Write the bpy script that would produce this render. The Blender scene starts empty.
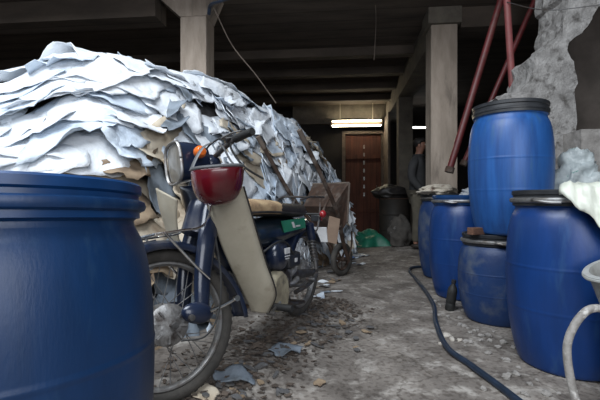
import bpy, bmesh, math, random
from mathutils import Vector, Matrix, noise
random.seed(7)
PI = math.pi
scene = bpy.context.scene
col = scene.collection
V = Vector
EYE = 0.86

# ---------------------------------------------------------------- materials
def mat(name, c1, c2=None, rough=0.6, metal=0.0, scale=6.0, bump=0.0, bscale=None, contrast=(0.35, 0.65),
        emit=None, estr=0.0, trans=0.0, c3=None, stretch=(1, 1, 1), c3amt=(0.55, 0.7), c3scale=2.0, detail=8.0, coat=0.0, alpha=1.0):
    m = bpy.data.materials.new(name); m.use_nodes = True
    nt = m.node_tree; N = nt.nodes; L = nt.links
    b = N['Principled BSDF']
    b.inputs['Roughness'].default_value = rough
    b.inputs['Metallic'].default_value = metal
    b.inputs['Transmission Weight'].default_value = trans
    b.inputs['Coat Weight'].default_value = coat
    b.inputs['Alpha'].default_value = alpha
    tc = N.new('ShaderNodeTexCoord')
    mp = N.new('ShaderNodeMapping'); mp.inputs['Scale'].default_value = stretch
    L.new(tc.outputs['Object'], mp.inputs['Vector'])
    def ntex(s, d=detail):
        n = N.new('ShaderNodeTexNoise'); n.inputs['Scale'].default_value = s; n.inputs['Detail'].default_value = d
        n.inputs['Roughness'].default_value = 0.6
        L.new(mp.outputs['Vector'], n.inputs['Vector']); return n
    c2 = c2 or tuple(x * 0.75 for x in c1)
    n1 = ntex(scale)
    r = N.new('ShaderNodeValToRGB')
    r.color_ramp.elements[0].position = contrast[0]; r.color_ramp.elements[1].position = contrast[1]
    r.color_ramp.elements[0].color = (*c1, 1); r.color_ramp.elements[1].color = (*c2, 1)
    L.new(n1.outputs['Fac'], r.inputs['Fac'])
    out = r.outputs['Color']
    if c3:
        n2 = ntex(c3scale)
        r2 = N.new('ShaderNodeValToRGB')
        r2.color_ramp.elements[0].position = c3amt[0]; r2.color_ramp.elements[1].position = c3amt[1]
        L.new(n2.outputs['Fac'], r2.inputs['Fac'])
        mx = N.new('ShaderNodeMix'); mx.data_type = 'RGBA'
        L.new(r2.outputs['Color'], mx.inputs[0]); L.new(out, mx.inputs[6]); mx.inputs[7].default_value = (*c3, 1)
        out = mx.outputs[2]
    L.new(out, b.inputs['Base Color'])
    if bump:
        n3 = ntex(bscale or scale * 3)
        bp = N.new('ShaderNodeBump'); bp.inputs['Strength'].default_value = min(1, bump); bp.inputs['Distance'].default_value = 0.02
        L.new(n3.outputs['Fac'], bp.inputs['Height']); L.new(bp.outputs['Normal'], b.inputs['Normal'])
    if emit:
        b.inputs['Emission Color'].default_value = (*emit, 1); b.inputs['Emission Strength'].default_value = estr
    return m

M = {}
M['barrel'] = mat('blue_plastic', (0.006, 0.045, 0.20), (0.004, 0.032, 0.14), 0.38, scale=3, stretch=(3, 3, .6), c3=(0.02, 0.07, 0.20), c3amt=(.56, .75), c3scale=5, bump=.05, bscale=40)
M['barrel_near'] = mat('blue_plastic_dim', (0.003, 0.032, 0.11), (0.002, 0.022, 0.075), 0.4, scale=4, stretch=(3, 3, .6), c3=(0.02, 0.06, 0.13), c3amt=(.56, .78), c3scale=7, bump=.06, bscale=60)  # dim light on the near barrel is put into this darker blue
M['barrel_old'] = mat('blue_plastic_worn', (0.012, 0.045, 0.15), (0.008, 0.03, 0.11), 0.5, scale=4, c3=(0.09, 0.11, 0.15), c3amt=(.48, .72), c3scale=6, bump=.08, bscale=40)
M['barrel_top'] = mat('blue_plastic_lit', (0.018, 0.10, 0.33), (0.010, 0.06, 0.22), 0.42, scale=3, stretch=(6, 6, .5), c3=(0.03, 0.10, 0.22), c3amt=(.55, .75), c3scale=4, bump=.05, bscale=40)  # lighter blue paints in the light falling from above left
M['black_plastic'] = mat('black_plastic', (0.012, 0.013, 0.016), (0.03, 0.032, 0.036), 0.42, scale=8)
M['blue_lid'] = mat('blue_lid', (0.006, 0.05, 0.17), (0.004, 0.035, 0.12), 0.35, scale=8, c3=(.12, .16, .2), c3amt=(.6, .8), c3scale=9)
M['steel'] = mat('galvanised_steel', (0.42, 0.42, 0.42), (0.2, 0.185, 0.17), 0.5, 0.85, scale=14, c3=(.13, .08, .05), c3amt=(.55, .75), c3scale=20)
M['steel_dark'] = mat('dull_steel', (0.16, 0.16, 0.165), (0.08, 0.075, 0.07), 0.5, 0.7, scale=18, c3=(.10, .055, .03), c3amt=(.5, .7), c3scale=15)
M['chrome'] = mat('chrome', (0.72, 0.72, 0.72), (0.45, 0.43, 0.4), 0.2, 1.0, scale=20, c3=(.2, .13, .08), c3amt=(.6, .8), c3scale=30)
M['alu'] = mat('cast_aluminium', (0.42, 0.42, 0.42), (0.22, 0.21, 0.2), 0.5, 0.6, scale=20, c3=(.06, .05, .045), c3amt=(.5, .65), c3scale=12, bump=.2)
M['rust'] = mat('rusty_steel', (0.08, 0.045, 0.03), (0.04, 0.025, 0.018), 0.8, 0.2, scale=18, bump=.3, c3=(.16, .13, .11), c3amt=(.5, .7), c3scale=8)  # rust made darker: the tray's lack of light is in the colour
M['tyre'] = mat('dusty_rubber', (0.035, 0.033, 0.03), (0.07, 0.063, 0.055), 0.85, scale=14, bump=.25, bscale=60)
M['rubber'] = mat('black_rubber', (0.012, 0.012, 0.012), (0.03, 0.03, 0.03), 0.6, scale=20)
M['navy'] = mat('navy_paint', (0.010, 0.018, 0.045), (0.008, 0.013, 0.03), 0.28, 0.1, scale=9, c3=(.06, .06, .07), c3amt=(.55, .75), c3scale=8, coat=.4)
M['dark_teal'] = mat('black_teal_paint', (0.006, 0.012, 0.018), (0.012, 0.02, 0.03), 0.3, 0.0, scale=9, coat=.4, c3=(.05, .05, .05), c3amt=(.6, .8), c3scale=7)
M['cream_plastic'] = mat('aged_cream_plastic', (0.46, 0.42, 0.33), (0.36, 0.32, 0.245), 0.45, scale=5, c3=(.2, .17, .12), c3amt=(.56, .8), c3scale=9, bump=.04)
M['cream_dirty'] = mat('dirty_cream_cover', (0.40, 0.36, 0.25), (0.2, 0.17, 0.12), 0.6, scale=10, c3=(.08, .07, .055), c3amt=(.5, .7), c3scale=12, bump=.15)
M['seat'] = mat('worn_black_vinyl', (0.015, 0.014, 0.014), (0.035, 0.03, 0.028), 0.5, scale=14, bump=.15)
M['seat_tan'] = mat('bare_tan_foam', (0.42, 0.30, 0.17), (0.25, 0.16, 0.09), 0.9, scale=16, bump=.3, c3=(.05, .04, .03), c3amt=(.55, .7), c3scale=10)
M['green_badge'] = mat('green_badge', (0.03, 0.22, 0.12), (0.02, 0.15, 0.09), 0.4, scale=8)
M['white_paint'] = mat('white_print', (0.7, 0.7, 0.7), (0.55, 0.55, 0.55), 0.5, scale=9)
M['red_shell'] = mat('dark_red_shell', (0.12, 0.004, 0.009), (0.07, 0.003, 0.006), 0.22, scale=6, coat=.5, c3=(.06, .01, .012), c3amt=(.5, .8), c3scale=5)
M['grey_trim'] = mat('grey_trim', (0.12, 0.125, 0.13), (0.07, 0.07, 0.075), 0.5, scale=12)
M['amber'] = mat('amber_lens', (0.75, 0.16, 0.02), (0.55, 0.1, 0.015), 0.2, scale=9, coat=.5)
M['red_lens'] = mat('red_lens', (0.35, 0.015, 0.02), (0.2, 0.01, 0.012), 0.25, scale=9, coat=.5)
M['lamp_glass'] = mat('dusty_lamp_glass', (0.22, 0.20, 0.17), (0.13, 0.12, 0.10), 0.3, scale=8, coat=.5, stretch=(8, 8, 1))
M['foam_dark'] = mat('dark_liner', (0.02, 0.018, 0.018), (0.035, 0.03, 0.03), 0.9, scale=20)
HM = [
 mat('hide_white', (0.83, 0.85, 0.87), (0.70, 0.745, 0.80), 0.6, scale=3, c3=(.30, .33, .38), c3amt=(.56, .80), c3scale=6, bump=.8, bscale=14),
 mat('hide_bluish', (0.66, 0.73, 0.80), (0.50, 0.58, 0.68), 0.6, scale=4, c3=(.17, .20, .25), c3amt=(.55, .78), c3scale=6, bump=.8, bscale=14),
 mat('hide_cream', (0.62, 0.55, 0.44), (0.44, 0.36, 0.26), 0.7, scale=4, c3=(.20, .14, .09), c3amt=(.55, .74), c3scale=5, bump=.35, bscale=25),
 mat('hide_tan', (0.34, 0.255, 0.17), (0.22, 0.155, 0.10), 0.75, scale=4, c3=(.09, .06, .04), c3amt=(.5, .7), c3scale=5, bump=.35, bscale=25),
 mat('hide_grey', (0.25, 0.29, 0.34), (0.15, 0.18, 0.21), 0.68, scale=5, c3=(.06, .065, .07), c3amt=(.52, .7), c3scale=5, bump=.35, bscale=25),
]
HCOL = ['white', 'bluish white', 'cream', 'tan', 'grey']
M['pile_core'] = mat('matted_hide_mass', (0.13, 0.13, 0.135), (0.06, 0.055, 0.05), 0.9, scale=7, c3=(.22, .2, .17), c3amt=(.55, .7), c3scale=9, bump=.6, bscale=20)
M['cardboard'] = mat('cardboard', (0.24, 0.17, 0.12), (0.18, 0.12, 0.085), 0.85, scale=8)
M['wood'] = mat('grey_weathered_wood', (0.16, 0.125, 0.1), (0.085, 0.065, 0.052), 0.85, scale=5, stretch=(1, 1, 1), bump=.3)
M['green_tarp'] = mat('green_plastic', (0.02, 0.2, 0.12), (0.012, 0.12, 0.075), 0.45, scale=7, bump=.1)
M['blue_film'] = mat('blue_film', (0.18, 0.28, 0.5), (0.1, 0.16, 0.35), 0.4, scale=7, bump=.2)
M['white_film'] = mat('translucent_film', (0.55, 0.6, 0.6), (0.38, 0.43, 0.44), 0.28, scale=6, trans=.15, bump=1.0, bscale=13, c3=(.05, .25, .2), c3amt=(.66, .7), c3scale=13)
M['grey_film'] = mat('grey_plastic_film', (0.42, 0.44, 0.46), (0.2, 0.21, 0.22), 0.35, scale=6, bump=1.0, bscale=13)
M['sack'] = mat('pale_cream_film', (0.72, 0.74, 0.66), (0.55, 0.57, 0.48), 0.4, scale=5, bump=.2, bscale=14)
M['cloth'] = mat('pale_rag', (0.62, 0.56, 0.47), (0.4, 0.35, 0.28), 0.9, scale=8, bump=.4, c3=(.15, .1, .08), c3amt=(.55, .7), c3scale=14)
M['pale_tub'] = mat('pale_grey_plastic', (0.42, 0.43, 0.41), (0.3, 0.3, 0.28), 0.5, scale=6, c3=(.18, .16, .14), c3amt=(.55, .75), c3scale=7)
M['hose_grey'] = mat('scuffed_grey_hose', (0.36, 0.34, 0.32), (0.2, 0.185, 0.17), 0.6, scale=22, c3=(.55, .53, .5), c3amt=(.55, .65), c3scale=26, bump=.2)
M['hose_blue'] = mat('blue_black_hose', (0.018, 0.032, 0.06), (0.012, 0.02, 0.035), 0.4, scale=20)
M['stone'] = mat('broken_concrete', (0.33, 0.31, 0.29), (0.2, 0.185, 0.17), 0.95, scale=9, bump=.8, bscale=18)
M['litter'] = mat('pale_litter', (0.5, 0.47, 0.42), (0.33, 0.29, 0.25), 0.85, scale=9)
M['red_pipe'] = mat('red_oxide_paint', (0.12, 0.014, 0.015), (0.07, 0.01, 0.011), 0.5, scale=9, c3=(.09, .03, .025), c3amt=(.5, .7), c3scale=12)
M['pink_pipe'] = mat('faded_red_paint', (0.22, 0.055, 0.055), (0.15, 0.036, 0.036), 0.6, scale=9, c3=(.16, .06, .05), c3amt=(.5, .7), c3scale=12)
M['skin'] = mat('skin', (0.30, 0.15, 0.10), (0.24, 0.11, 0.075), 0.55, scale=9)
M['hair'] = mat('dark_hair', (0.012, 0.01, 0.009), (0.02, 0.016, 0.014), 0.6, scale=30)
M['jacket'] = mat('dark_grey_jacket', (0.045, 0.045, 0.046), (0.028, 0.028, 0.03), 0.85, scale=8, bump=.3)
M['trousers'] = mat('khaki_trousers', (0.13, 0.115, 0.085), (0.085, 0.075, 0.058), 0.9, scale=8, bump=.2)
M['shoe'] = mat('brown_shoes', (0.04, 0.03, 0.024), (0.025, 0.018, 0.014), 0.6, scale=8)
M['eye'] = mat('eye_white', (0.6, 0.58, 0.55), (0.5, 0.48, 0.45), 0.3, scale=8)
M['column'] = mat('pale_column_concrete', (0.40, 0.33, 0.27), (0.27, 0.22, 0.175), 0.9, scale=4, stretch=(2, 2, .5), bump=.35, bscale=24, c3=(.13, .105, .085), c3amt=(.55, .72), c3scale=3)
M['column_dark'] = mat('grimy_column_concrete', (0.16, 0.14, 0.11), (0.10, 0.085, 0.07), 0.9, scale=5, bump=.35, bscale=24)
M['wallc'] = mat('dark_wall', (0.035, 0.03, 0.027), (0.02, 0.017, 0.015), 0.95, scale=2, bump=.3)  # near-black brown shared by the side, far and partition walls
M['rough_concrete'] = mat('crumbling_concrete', (0.36, 0.345, 0.33), (0.20, 0.19, 0.18), 0.95, scale=9, bump=1.0, bscale=26, c3=(.09, .082, .075), c3amt=(.52, .66), c3scale=12)
M['lamp_dark'] = mat('lamp_housing', (0.10, 0.075, 0.05), (0.07, 0.05, 0.035), 0.6, scale=6)
M['tube'] = mat('tube_glow', (0.9, 0.9, 0.9), (0.9, 0.9, 0.9), 0.4, emit=(1.0, 0.87, 0.62), estr=26)
M['tube2'] = mat('tube_glow_cool', (0.9, 0.9, 0.9), (0.9, 0.9, 0.9), 0.4, emit=(0.9, 0.97, 1.0), estr=9)
M['enamel'] = mat('lamp_enamel', (0.5, 0.45, 0.36), (0.4, 0.36, 0.29), 0.5, scale=6)
M['clear_blue'] = mat('blue_bottle_plastic', (0.22, 0.5, 0.72), (0.16, 0.4, 0.6), 0.15, scale=6, trans=.5)
M['clear'] = mat('clear_bottle_plastic', (0.55, 0.65, 0.68), (0.45, 0.55, 0.58), 0.12, scale=6, trans=.6)
M['brick'] = mat('brown_brick', (0.16, 0.08, 0.05), (0.1, 0.05, 0.035), 0.9, scale=14, bump=.4)
M['sandbag'] = mat('dusty_sack', (0.10, 0.09, 0.08), (0.05, 0.045, 0.04), 0.9, scale=6, bump=.4, c3=(.28, .27, .26), c3amt=(.6, .7), c3scale=6)
M['dirt_bits'] = mat('brown_dirt_bits', (0.13, 0.10, 0.078), (0.045, 0.034, 0.028), 0.9, scale=11, c3=(.26, .24, .22), c3amt=(.6, .7), c3scale=15)
M['soffit'] = mat('brown_shadowed_render', (0.10, 0.082, 0.07), (0.055, 0.045, 0.038), 0.95, scale=3, bump=.4)
M['darkbin'] = mat('sooty_drum', (0.02, 0.018, 0.016), (0.035, 0.028, 0.022), 0.6, scale=6)

def custom_floor():
    m = mat('stained_concrete_floor', (0.27, 0.24, 0.212), (0.12, 0.103, 0.09), 0.78, scale=3.2, contrast=(.36, .62), bump=.55, bscale=14,
            c3=(0.40, 0.37, 0.335), c3amt=(.52, .66), c3scale=7, detail=12)
    nt = m.node_tree; N = nt.nodes; L = nt.links; b = N['Principled BSDF']
    src = b.inputs['Base Color'].links[0].from_socket
    tc = [n for n in N if n.type == 'TEX_COORD'][0]
    v = N.new('ShaderNodeTexVoronoi'); v.feature = 'DISTANCE_TO_EDGE'; v.inputs['Scale'].default_value = 1.3
    nz = N.new('ShaderNodeTexNoise'); nz.inputs['Scale'].default_value = 5; nz.inputs['Detail'].default_value = 6
    L.new(tc.outputs['Object'], nz.inputs['Vector'])
    ad = N.new('ShaderNodeMixRGB'); ad.blend_type = 'ADD'; ad.inputs[0].default_value = .35
    L.new(tc.outputs['Object'], ad.inputs[1]); L.new(nz.outputs['Color'], ad.inputs[2]); L.new(ad.outputs[0], v.inputs['Vector'])
    r = N.new('ShaderNodeValToRGB'); r.color_ramp.elements[0].position = 0.0; r.color_ramp.elements[0].color = (.45, .43, .4, 1)
    r.color_ramp.elements[1].position = 0.012; r.color_ramp.elements[1].color = (1, 1, 1, 1)
    L.new(v.outputs['Distance'], r.inputs['Fac'])
    mu = N.new('ShaderNodeMixRGB'); mu.blend_type = 'MULTIPLY'; mu.inputs[0].default_value = .8
    L.new(src, mu.inputs[1]); L.new(r.outputs['Color'], mu.inputs[2])
    # ingrained dark speckle
    sp = N.new('ShaderNodeTexNoise'); sp.inputs['Scale'].default_value = 38; sp.inputs['Detail'].default_value = 4
    L.new(tc.outputs['Object'], sp.inputs['Vector'])
    r2 = N.new('ShaderNodeValToRGB'); r2.color_ramp.elements[0].position = .38; r2.color_ramp.elements[0].color = (.45, .42, .4, 1)
    r2.color_ramp.elements[1].position = .5; r2.color_ramp.elements[1].color = (1, 1, 1, 1)
    L.new(sp.outputs['Fac'], r2.inputs['Fac'])
    m2 = N.new('ShaderNodeMixRGB'); m2.blend_type = 'MULTIPLY'; m2.inputs[0].default_value = .7
    L.new(mu.outputs[0], m2.inputs[1]); L.new(r2.outputs['Color'], m2.inputs[2])
    L.new(m2.outputs[0], b.inputs['Base Color'])
    return m
M['floor'] = custom_floor()

def board_mat(name, c1, c2, axis_scale, linecol=.45, per=6.0, horizontal=True):
    """board-marked concrete / planks: wave bands across one axis plus noise"""
    m = mat(name, c1, c2, 0.9, scale=3, bump=.3, bscale=20, stretch=axis_scale)
    nt = m.node_tree; N = nt.nodes; L = nt.links; b = N['Principled BSDF']
    src = b.inputs['Base Color'].links[0].from_socket
    tc = [n for n in N if n.type == 'TEX_COORD'][0]
    w = N.new('ShaderNodeTexWave'); w.wave_type = 'BANDS'; w.bands_direction = 'Y' if horizontal else 'X'
    w.wave_profile = 'SAW'; w.inputs['Scale'].default_value = per; w.inputs['Distortion'].default_value = .15
    L.new(tc.outputs['Object'], w.inputs['Vector'])
    r = N.new('ShaderNodeValToRGB'); r.color_ramp.elements[0].position = .0; r.color_ramp.elements[0].color = (linecol,) * 3 + (1,)
    r.color_ramp.elements[1].position = .1; r.color_ramp.elements[1].color = (1, 1, 1, 1)
    L.new(w.outputs['Fac'], r.inputs['Fac'])
    mu = N.new('ShaderNodeMixRGB'); mu.blend_type = 'MULTIPLY'; mu.inputs[0].default_value = 1
    L.new(src, mu.inputs[1]); L.new(r.outputs['Color'], mu.inputs[2]); L.new(mu.outputs[0], b.inputs['Base Color'])
    return m
M['ceiling'] = board_mat('board_marked_ceiling', (0.11, 0.085, 0.066), (0.062, 0.048, 0.038), (.4, 2, 1), .45, 1.1)
M['door_wood'] = board_mat('red_brown_planks', (0.12, 0.042, 0.026), (0.06, 0.023, 0.016), (3, 3, .4), .3, 1.9, False)

# ---------------------------------------------------------------- mesh builder
def catmull(pts, n=6):
    pts = [V(p) for p in pts]
    if len(pts) < 3: return pts
    P = [pts[0] * 2 - pts[1]] + pts + [pts[-1] * 2 - pts[-2]]
    out = []
    for i in range(1, len(P) - 2):
        for k in range(n):
            t = k / n
            a, b, c, d = P[i - 1], P[i], P[i + 1], P[i + 2]
            out.append(.5 * ((2 * b) + (c - a) * t + (2 * a - 5 * b + 4 * c - d) * t * t + (3 * b - a - 3 * c + d) * t ** 3))
    out.append(pts[-1]); return out

class MB:
    def __init__(s): s.v = []; s.f = []
    def add(s, vs, fs):
        o = len(s.v); s.v += [V(p) for p in vs]; s.f += [tuple(i + o for i in f) for f in fs]; return s
    def box(s, c, d, rot=None):
        c = V(c); h = V(d) / 2
        R = rot if rot is not None else Matrix.Identity(3)
        vs = [c + R @ V((x * h.x, y * h.y, z * h.z)) for x in (-1, 1) for y in (-1, 1) for z in (-1, 1)]
        return s.add(vs, [(0, 1, 3, 2), (4, 6, 7, 5), (0, 4, 5, 1), (2, 3, 7, 6), (0, 2, 6, 4), (1, 5, 7, 3)])
    def tube(s, pts, r, seg=10, smooth=True, n=6, flat=None, closed=False, cap=True):
        P = catmull(pts, n) if smooth else [V(p) for p in pts]
        rs = r if isinstance(r, (list, tuple)) else [r] * len(pts)
        m = len(P); rr = []
        for i in range(m):
            t = i / (m - 1) * (len(rs) - 1); k = min(int(t), len(rs) - 2) if len(rs) > 1 else 0
            rr.append(rs[0] if len(rs) == 1 else rs[k] * (1 - (t - k)) + rs[k + 1] * (t - k))
        T = [(P[min(i + 1, m - 1)] - P[max(i - 1, 0)]).normalized() for i in range(m)]
        ref = V((0, 0, 1)) if abs(T[0].z) < .9 else V((1, 0, 0))
        A = (ref - T[0] * ref.dot(T[0])).normalized()
        vs = []
        for i in range(m):
            A = (A - T[i] * A.dot(T[i])).normalized(); Bv = T[i].cross(A)
            for k in range(seg):
                a = 2 * PI * k / seg
                sa, sb = (1, 1) if flat is None else flat
                vs.append(P[i] + A * math.cos(a) * rr[i] * sa + Bv * math.sin(a) * rr[i] * sb)
        fs = [(i * seg + k, i * seg + (k + 1) % seg, (i + 1) * seg + (k + 1) % seg, (i + 1) * seg + k) for i in range(m - 1) for k in range(seg)]
        if cap:
            fs.append(tuple(range(seg))[::-1]); fs.append(tuple((m - 1) * seg + k for k in range(seg)))
        return s.add(vs, fs)
    def lathe(s, prof, c=(0, 0, 0), seg=40, rot=None, sy=1.0):
        """profile of (r, z) turned about z"""
        c = V(c); R = rot if rot is not None else Matrix.Identity(3)
        vs = []; n = len(prof)
        for r, z in prof:
            for k in range(seg):
                a = 2 * PI * k / seg
                vs.append(c + R @ V((r * math.cos(a), r * math.sin(a) * sy, z)))
        fs = [(i * seg + k, i * seg + (k + 1) % seg, (i + 1) * seg + (k + 1) % seg, (i + 1) * seg + k) for i in range(n - 1) for k in range(seg)]
        if prof[0][0] > 1e-4: fs.append(tuple(range(seg))[::-1])
        if prof[-1][0] > 1e-4: fs.append(tuple((n - 1) * seg + k for k in range(seg)))
        return s.add(vs, fs)
    def torus(s, c, R, r, rot=None, seg=48, sub=10, a0=0, a1=2 * PI, sy=1.0):
        c = V(c); Rm = rot if rot is not None else Matrix.Identity(3)
        full = abs(a1 - a0 - 2 * PI) < 1e-6
        m = seg if full else seg + 1
        vs = []
        for i in range(m):
            a = a0 + (a1 - a0) * i / seg
            for k in range(sub):
                b = 2 * PI * k / sub
                vs.append(c + Rm @ V(((R + r * math.cos(b)) * math.cos(a), (R + r * math.cos(b)) * math.sin(a), r * math.sin(b) * sy)))
        fs = []
        for i in range(seg):
            j = (i + 1) % m
            for k in range(sub):
                fs.append((i * sub + k, j * sub + k, j * sub + (k + 1) % sub, i * sub + (k + 1) % sub))
        if not full:
            fs.append(tuple(range(sub))[::-1]); fs.append(tuple((m - 1) * sub + k for k in range(sub)))
        return s.add(vs, fs)
    def ell(s, c, d, rot=None, seg=16, rings=10):
        prof = [(max(math.sin(PI * i / rings), 1e-5), -math.cos(PI * i / rings)) for i in range(rings + 1)]
        c = V(c); R = rot if rot is not None else Matrix.Identity(3)
        vs = []
        for r, z in prof:
            for k in range(seg):
                a = 2 * PI * k / seg
                vs.append(c + R @ V((r * math.cos(a) * d[0], r * math.sin(a) * d[1], z * d[2])))
        n = len(prof)
        return s.add(vs, [(i * seg + k, i * seg + (k + 1) % seg, (i + 1) * seg + (k + 1) % seg, (i + 1) * seg + k) for i in range(n - 1) for k in range(seg)])
    def prism(s, poly, o, e1, e2, e3, depth):
        o, e1, e2, e3 = V(o), V(e1), V(e2), V(e3); n = len(poly)
        vs = [o + e1 * a + e2 * b for a, b in poly] + [o + e1 * a + e2 * b + e3 * depth for a, b in poly]
        return s.add(vs, [tuple(range(n))[::-1], tuple(range(n, 2 * n))] + [(i, (i + 1) % n, n + (i + 1) % n, n + i) for i in range(n)])
    def grid(s, fn, nu, nv):
        vs = [fn(i / (nu - 1), j / (nv - 1)) for i in range(nu) for j in range(nv)]
        return s.add(vs, [(i * nv + j, (i + 1) * nv + j, (i + 1) * nv + j + 1, i * nv + j + 1) for i in range(nu - 1) for j in range(nv - 1)])
    def xf(s, fn): s.v = [V(fn(p)) for p in s.v]; return s
    def build(s, name, material, parent=None, smooth=True, solid=0, bevel=0, subd=0, sharp=40, fix=True):
        me = bpy.data.meshes.new(name)
        me.from_pydata([tuple(p) for p in s.v], [], s.f)
        if fix:
            bm = bmesh.new(); bm.from_mesh(me); bmesh.ops.recalc_face_normals(bm, faces=bm.faces); bm.to_mesh(me); bm.free()
        me.materials.append(material)
        if smooth:
            for p in me.polygons: p.use_smooth = True
            try: me.set_sharp_from_angle(angle=math.radians(sharp))
            except Exception: pass
        o = bpy.data.objects.new(name, me); col.objects.link(o)
        if parent is not None: o.parent = parent
        if solid:
            m = o.modifiers.new('solid', 'SOLIDIFY'); m.thickness = solid; m.offset = 0
        if bevel:
            m = o.modifiers.new('bevel', 'BEVEL'); m.width = bevel; m.segments = 2; m.limit_method = 'ANGLE'
        if subd:
            m = o.modifiers.new('sub', 'SUBSURF'); m.levels = subd; m.render_levels = subd
        return o

def empty(name, loc=(0, 0, 0), rot=(0, 0, 0)):
    o = bpy.data.objects.new(name, None); col.objects.link(o); o.location = loc; o.rotation_euler = rot
    o.empty_display_size = .1
    return o
def tag(o, label=None, cat=None, group=None, kind=None):
    if label: o['label'] = label
    if cat: o['category'] = cat
    if group: o['group'] = group
    if kind: o['kind'] = kind
    return o
def center_origin(o, z_low=True):
    """put a single-mesh thing's origin at its base"""
    me = o.data
    xs = [v.co for v in me.vertices]
    c = V((sum(p.x for p in xs) / len(xs), sum(p.y for p in xs) / len(xs), min(p.z for p in xs)))
    me.transform(Matrix.Translation(-c)); o.location = c
    return o
def rotz(a): return Matrix.Rotation(a, 3, 'Z')
def rotx(a): return Matrix.Rotation(a, 3, 'X')
def roty(a): return Matrix.Rotation(a, 3, 'Y')
def sm(a, b, x):
    t = max(0, min(1, (x - a) / (b - a))); return t * t * (3 - 2 * t)
def nz(x, y=0, z=0): return noise.noise(V((x, y, z)))

# building axes: the hall runs 5.7 degrees to the right of the view axis
U = V((0.995, -0.0998, 0)).normalized(); W = V((0.0998, 0.995, 0)).normalized()
BR = math.atan2(U.y, U.x)
def B(u, v, z=0): return U * u + W * v + V((0, 0, z))

# ---------------------------------------------------------------- camera
cam = bpy.data.objects.new('camera', bpy.data.cameras.new('camera')); col.objects.link(cam)
cam.location = (0, 0, EYE); cam.rotation_euler = (PI / 2, 0, 0)
cam.data.sensor_width = 36; cam.data.lens = 24; cam.data.clip_start = .02
scene.camera = cam
# ---------------------------------------------------------------- setting
def floor_z(x, y):
    left = sm(.25, -.15, x - (y - 2.2) * .42 + .05) * sm(4.6, 3.0, y) * .06
    back = .10 * math.exp(-(((x - 1.95) / .7) ** 2 + ((y - 6.4) / .9) ** 2))
    return left + back + .012 * nz(x * 1.3, y * 1.3, 3) + .004 * nz(x * 7, y * 7, 1)
fl = MB()
NX, NY = 150, 190
vs = []
for i in range(NX + 1):
    for j in range(NY + 1):
        u = -6 + 11.5 * i / NX; v = -1.2 + 12.5 * (j / NY) ** 1.25
        p = B(u, v); vs.append((p.x, p.y, floor_z(p.x, p.y)))
fl.add(vs, [(i * (NY + 1) + j, (i + 1) * (NY + 1) + j, (i + 1) * (NY + 1) + j + 1, i * (NY + 1) + j + 1) for i in range(NX) for j in range(NY)])
tag(fl.build('floor', M['floor']), 'stained grey concrete floor of the workshop', 'floor', kind='structure')

def bbox_obj(name, u0, u1, v0, v1, z0, z1, m, label=None, bevel=0, cat=None):
    cu, cv = (u0 + u1) / 2, (v0 + v1) / 2
    o = MB().box((0, 0, (z1 - z0) / 2), (u1 - u0, v1 - v0, z1 - z0)).build(name, m, smooth=False, bevel=bevel)
    o.location = B(cu, cv, z0); o.rotation_euler = (0, 0, BR)
    tag(o, label, cat, kind='structure'); return o
CZ = 3.25
bbox_obj('ceiling', -6.1, 5.6, 3.3, 11.4, CZ, CZ + .2, M['ceiling'], 'dark board-marked concrete ceiling')
bbox_obj('wall_left', -6.1, -5.9, 1.5, 11.4, 0, CZ, M['wallc'], 'dark wall beyond the hide pile')
bbox_obj('wall_back', -6.1, 5.6, 10.6, 10.8, 0, CZ, M['wallc'], 'dark far wall of the workshop')
bbox_obj('wall_right', 5.0, 5.2, 1.5, 11.4, 0, CZ, M['wallc'], 'dark wall to the right beyond the red braces')
# columns
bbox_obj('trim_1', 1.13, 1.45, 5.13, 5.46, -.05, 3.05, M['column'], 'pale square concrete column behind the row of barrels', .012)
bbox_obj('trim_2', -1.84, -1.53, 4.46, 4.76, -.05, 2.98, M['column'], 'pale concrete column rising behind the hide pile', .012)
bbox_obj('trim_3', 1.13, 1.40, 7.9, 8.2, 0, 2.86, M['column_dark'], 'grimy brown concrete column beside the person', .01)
# capitals: flared head of the left column, block on the right one
def flare(name, u0, u1, v0, v1, z0, z1, du, m, label):
    mb = MB(); a = [B(u0, v0, z0), B(u1, v0, z0), B(u1, v1, z0), B(u0, v1, z0)]
    b = [B(u0 - du, v0, z1), B(u1 + du * .4, v0, z1), B(u1 + du * .4, v1, z1), B(u0 - du, v1, z1)]
    mb.add(a + b, [(0, 1, 2, 3), (4, 5, 6, 7), (0, 1, 5, 4), (1, 2, 6, 5), (2, 3, 7, 6), (3, 0, 4, 7)])
    o = mb.build(name, m, smooth=False); center_origin(o); tag(o, label, kind='structure'); return o
flare('trim_4', -1.84, -1.53, 4.46, 4.76, 2.98, CZ, .3, M['column'], 'flared head of the column behind the hide pile')
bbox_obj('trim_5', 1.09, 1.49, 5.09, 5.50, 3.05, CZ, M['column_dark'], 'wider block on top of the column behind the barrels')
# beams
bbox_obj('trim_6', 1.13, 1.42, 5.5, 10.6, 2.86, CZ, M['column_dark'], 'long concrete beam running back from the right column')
bbox_obj('trim_7', -5.9, -2.14, 4.46, 4.76, 3.0, CZ, M['ceiling'], 'dark cross beam left of the flared column head')
bbox_obj('trim_8', 1.49, 5.0, 5.13, 5.46, 3.0, CZ, M['ceiling'], 'dark cross beam right of the pale column')
for i, v in enumerate((6.3, 7.25, 8.2, 9.15)):
    bbox_obj('trim_%d' % (9 + i), -5.9, 1.13, v, v + .16, CZ - .13, CZ, M['ceiling'],
             ['first', 'second', 'third', 'fourth'][i] + ' cross joist under the ceiling counted from the flared column head')
bbox_obj('trim_13', -1.2, 1.13, 10.1, 10.4, 2.78, CZ, M['column_dark'], 'brown lintel over the red door at the far end')
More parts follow.
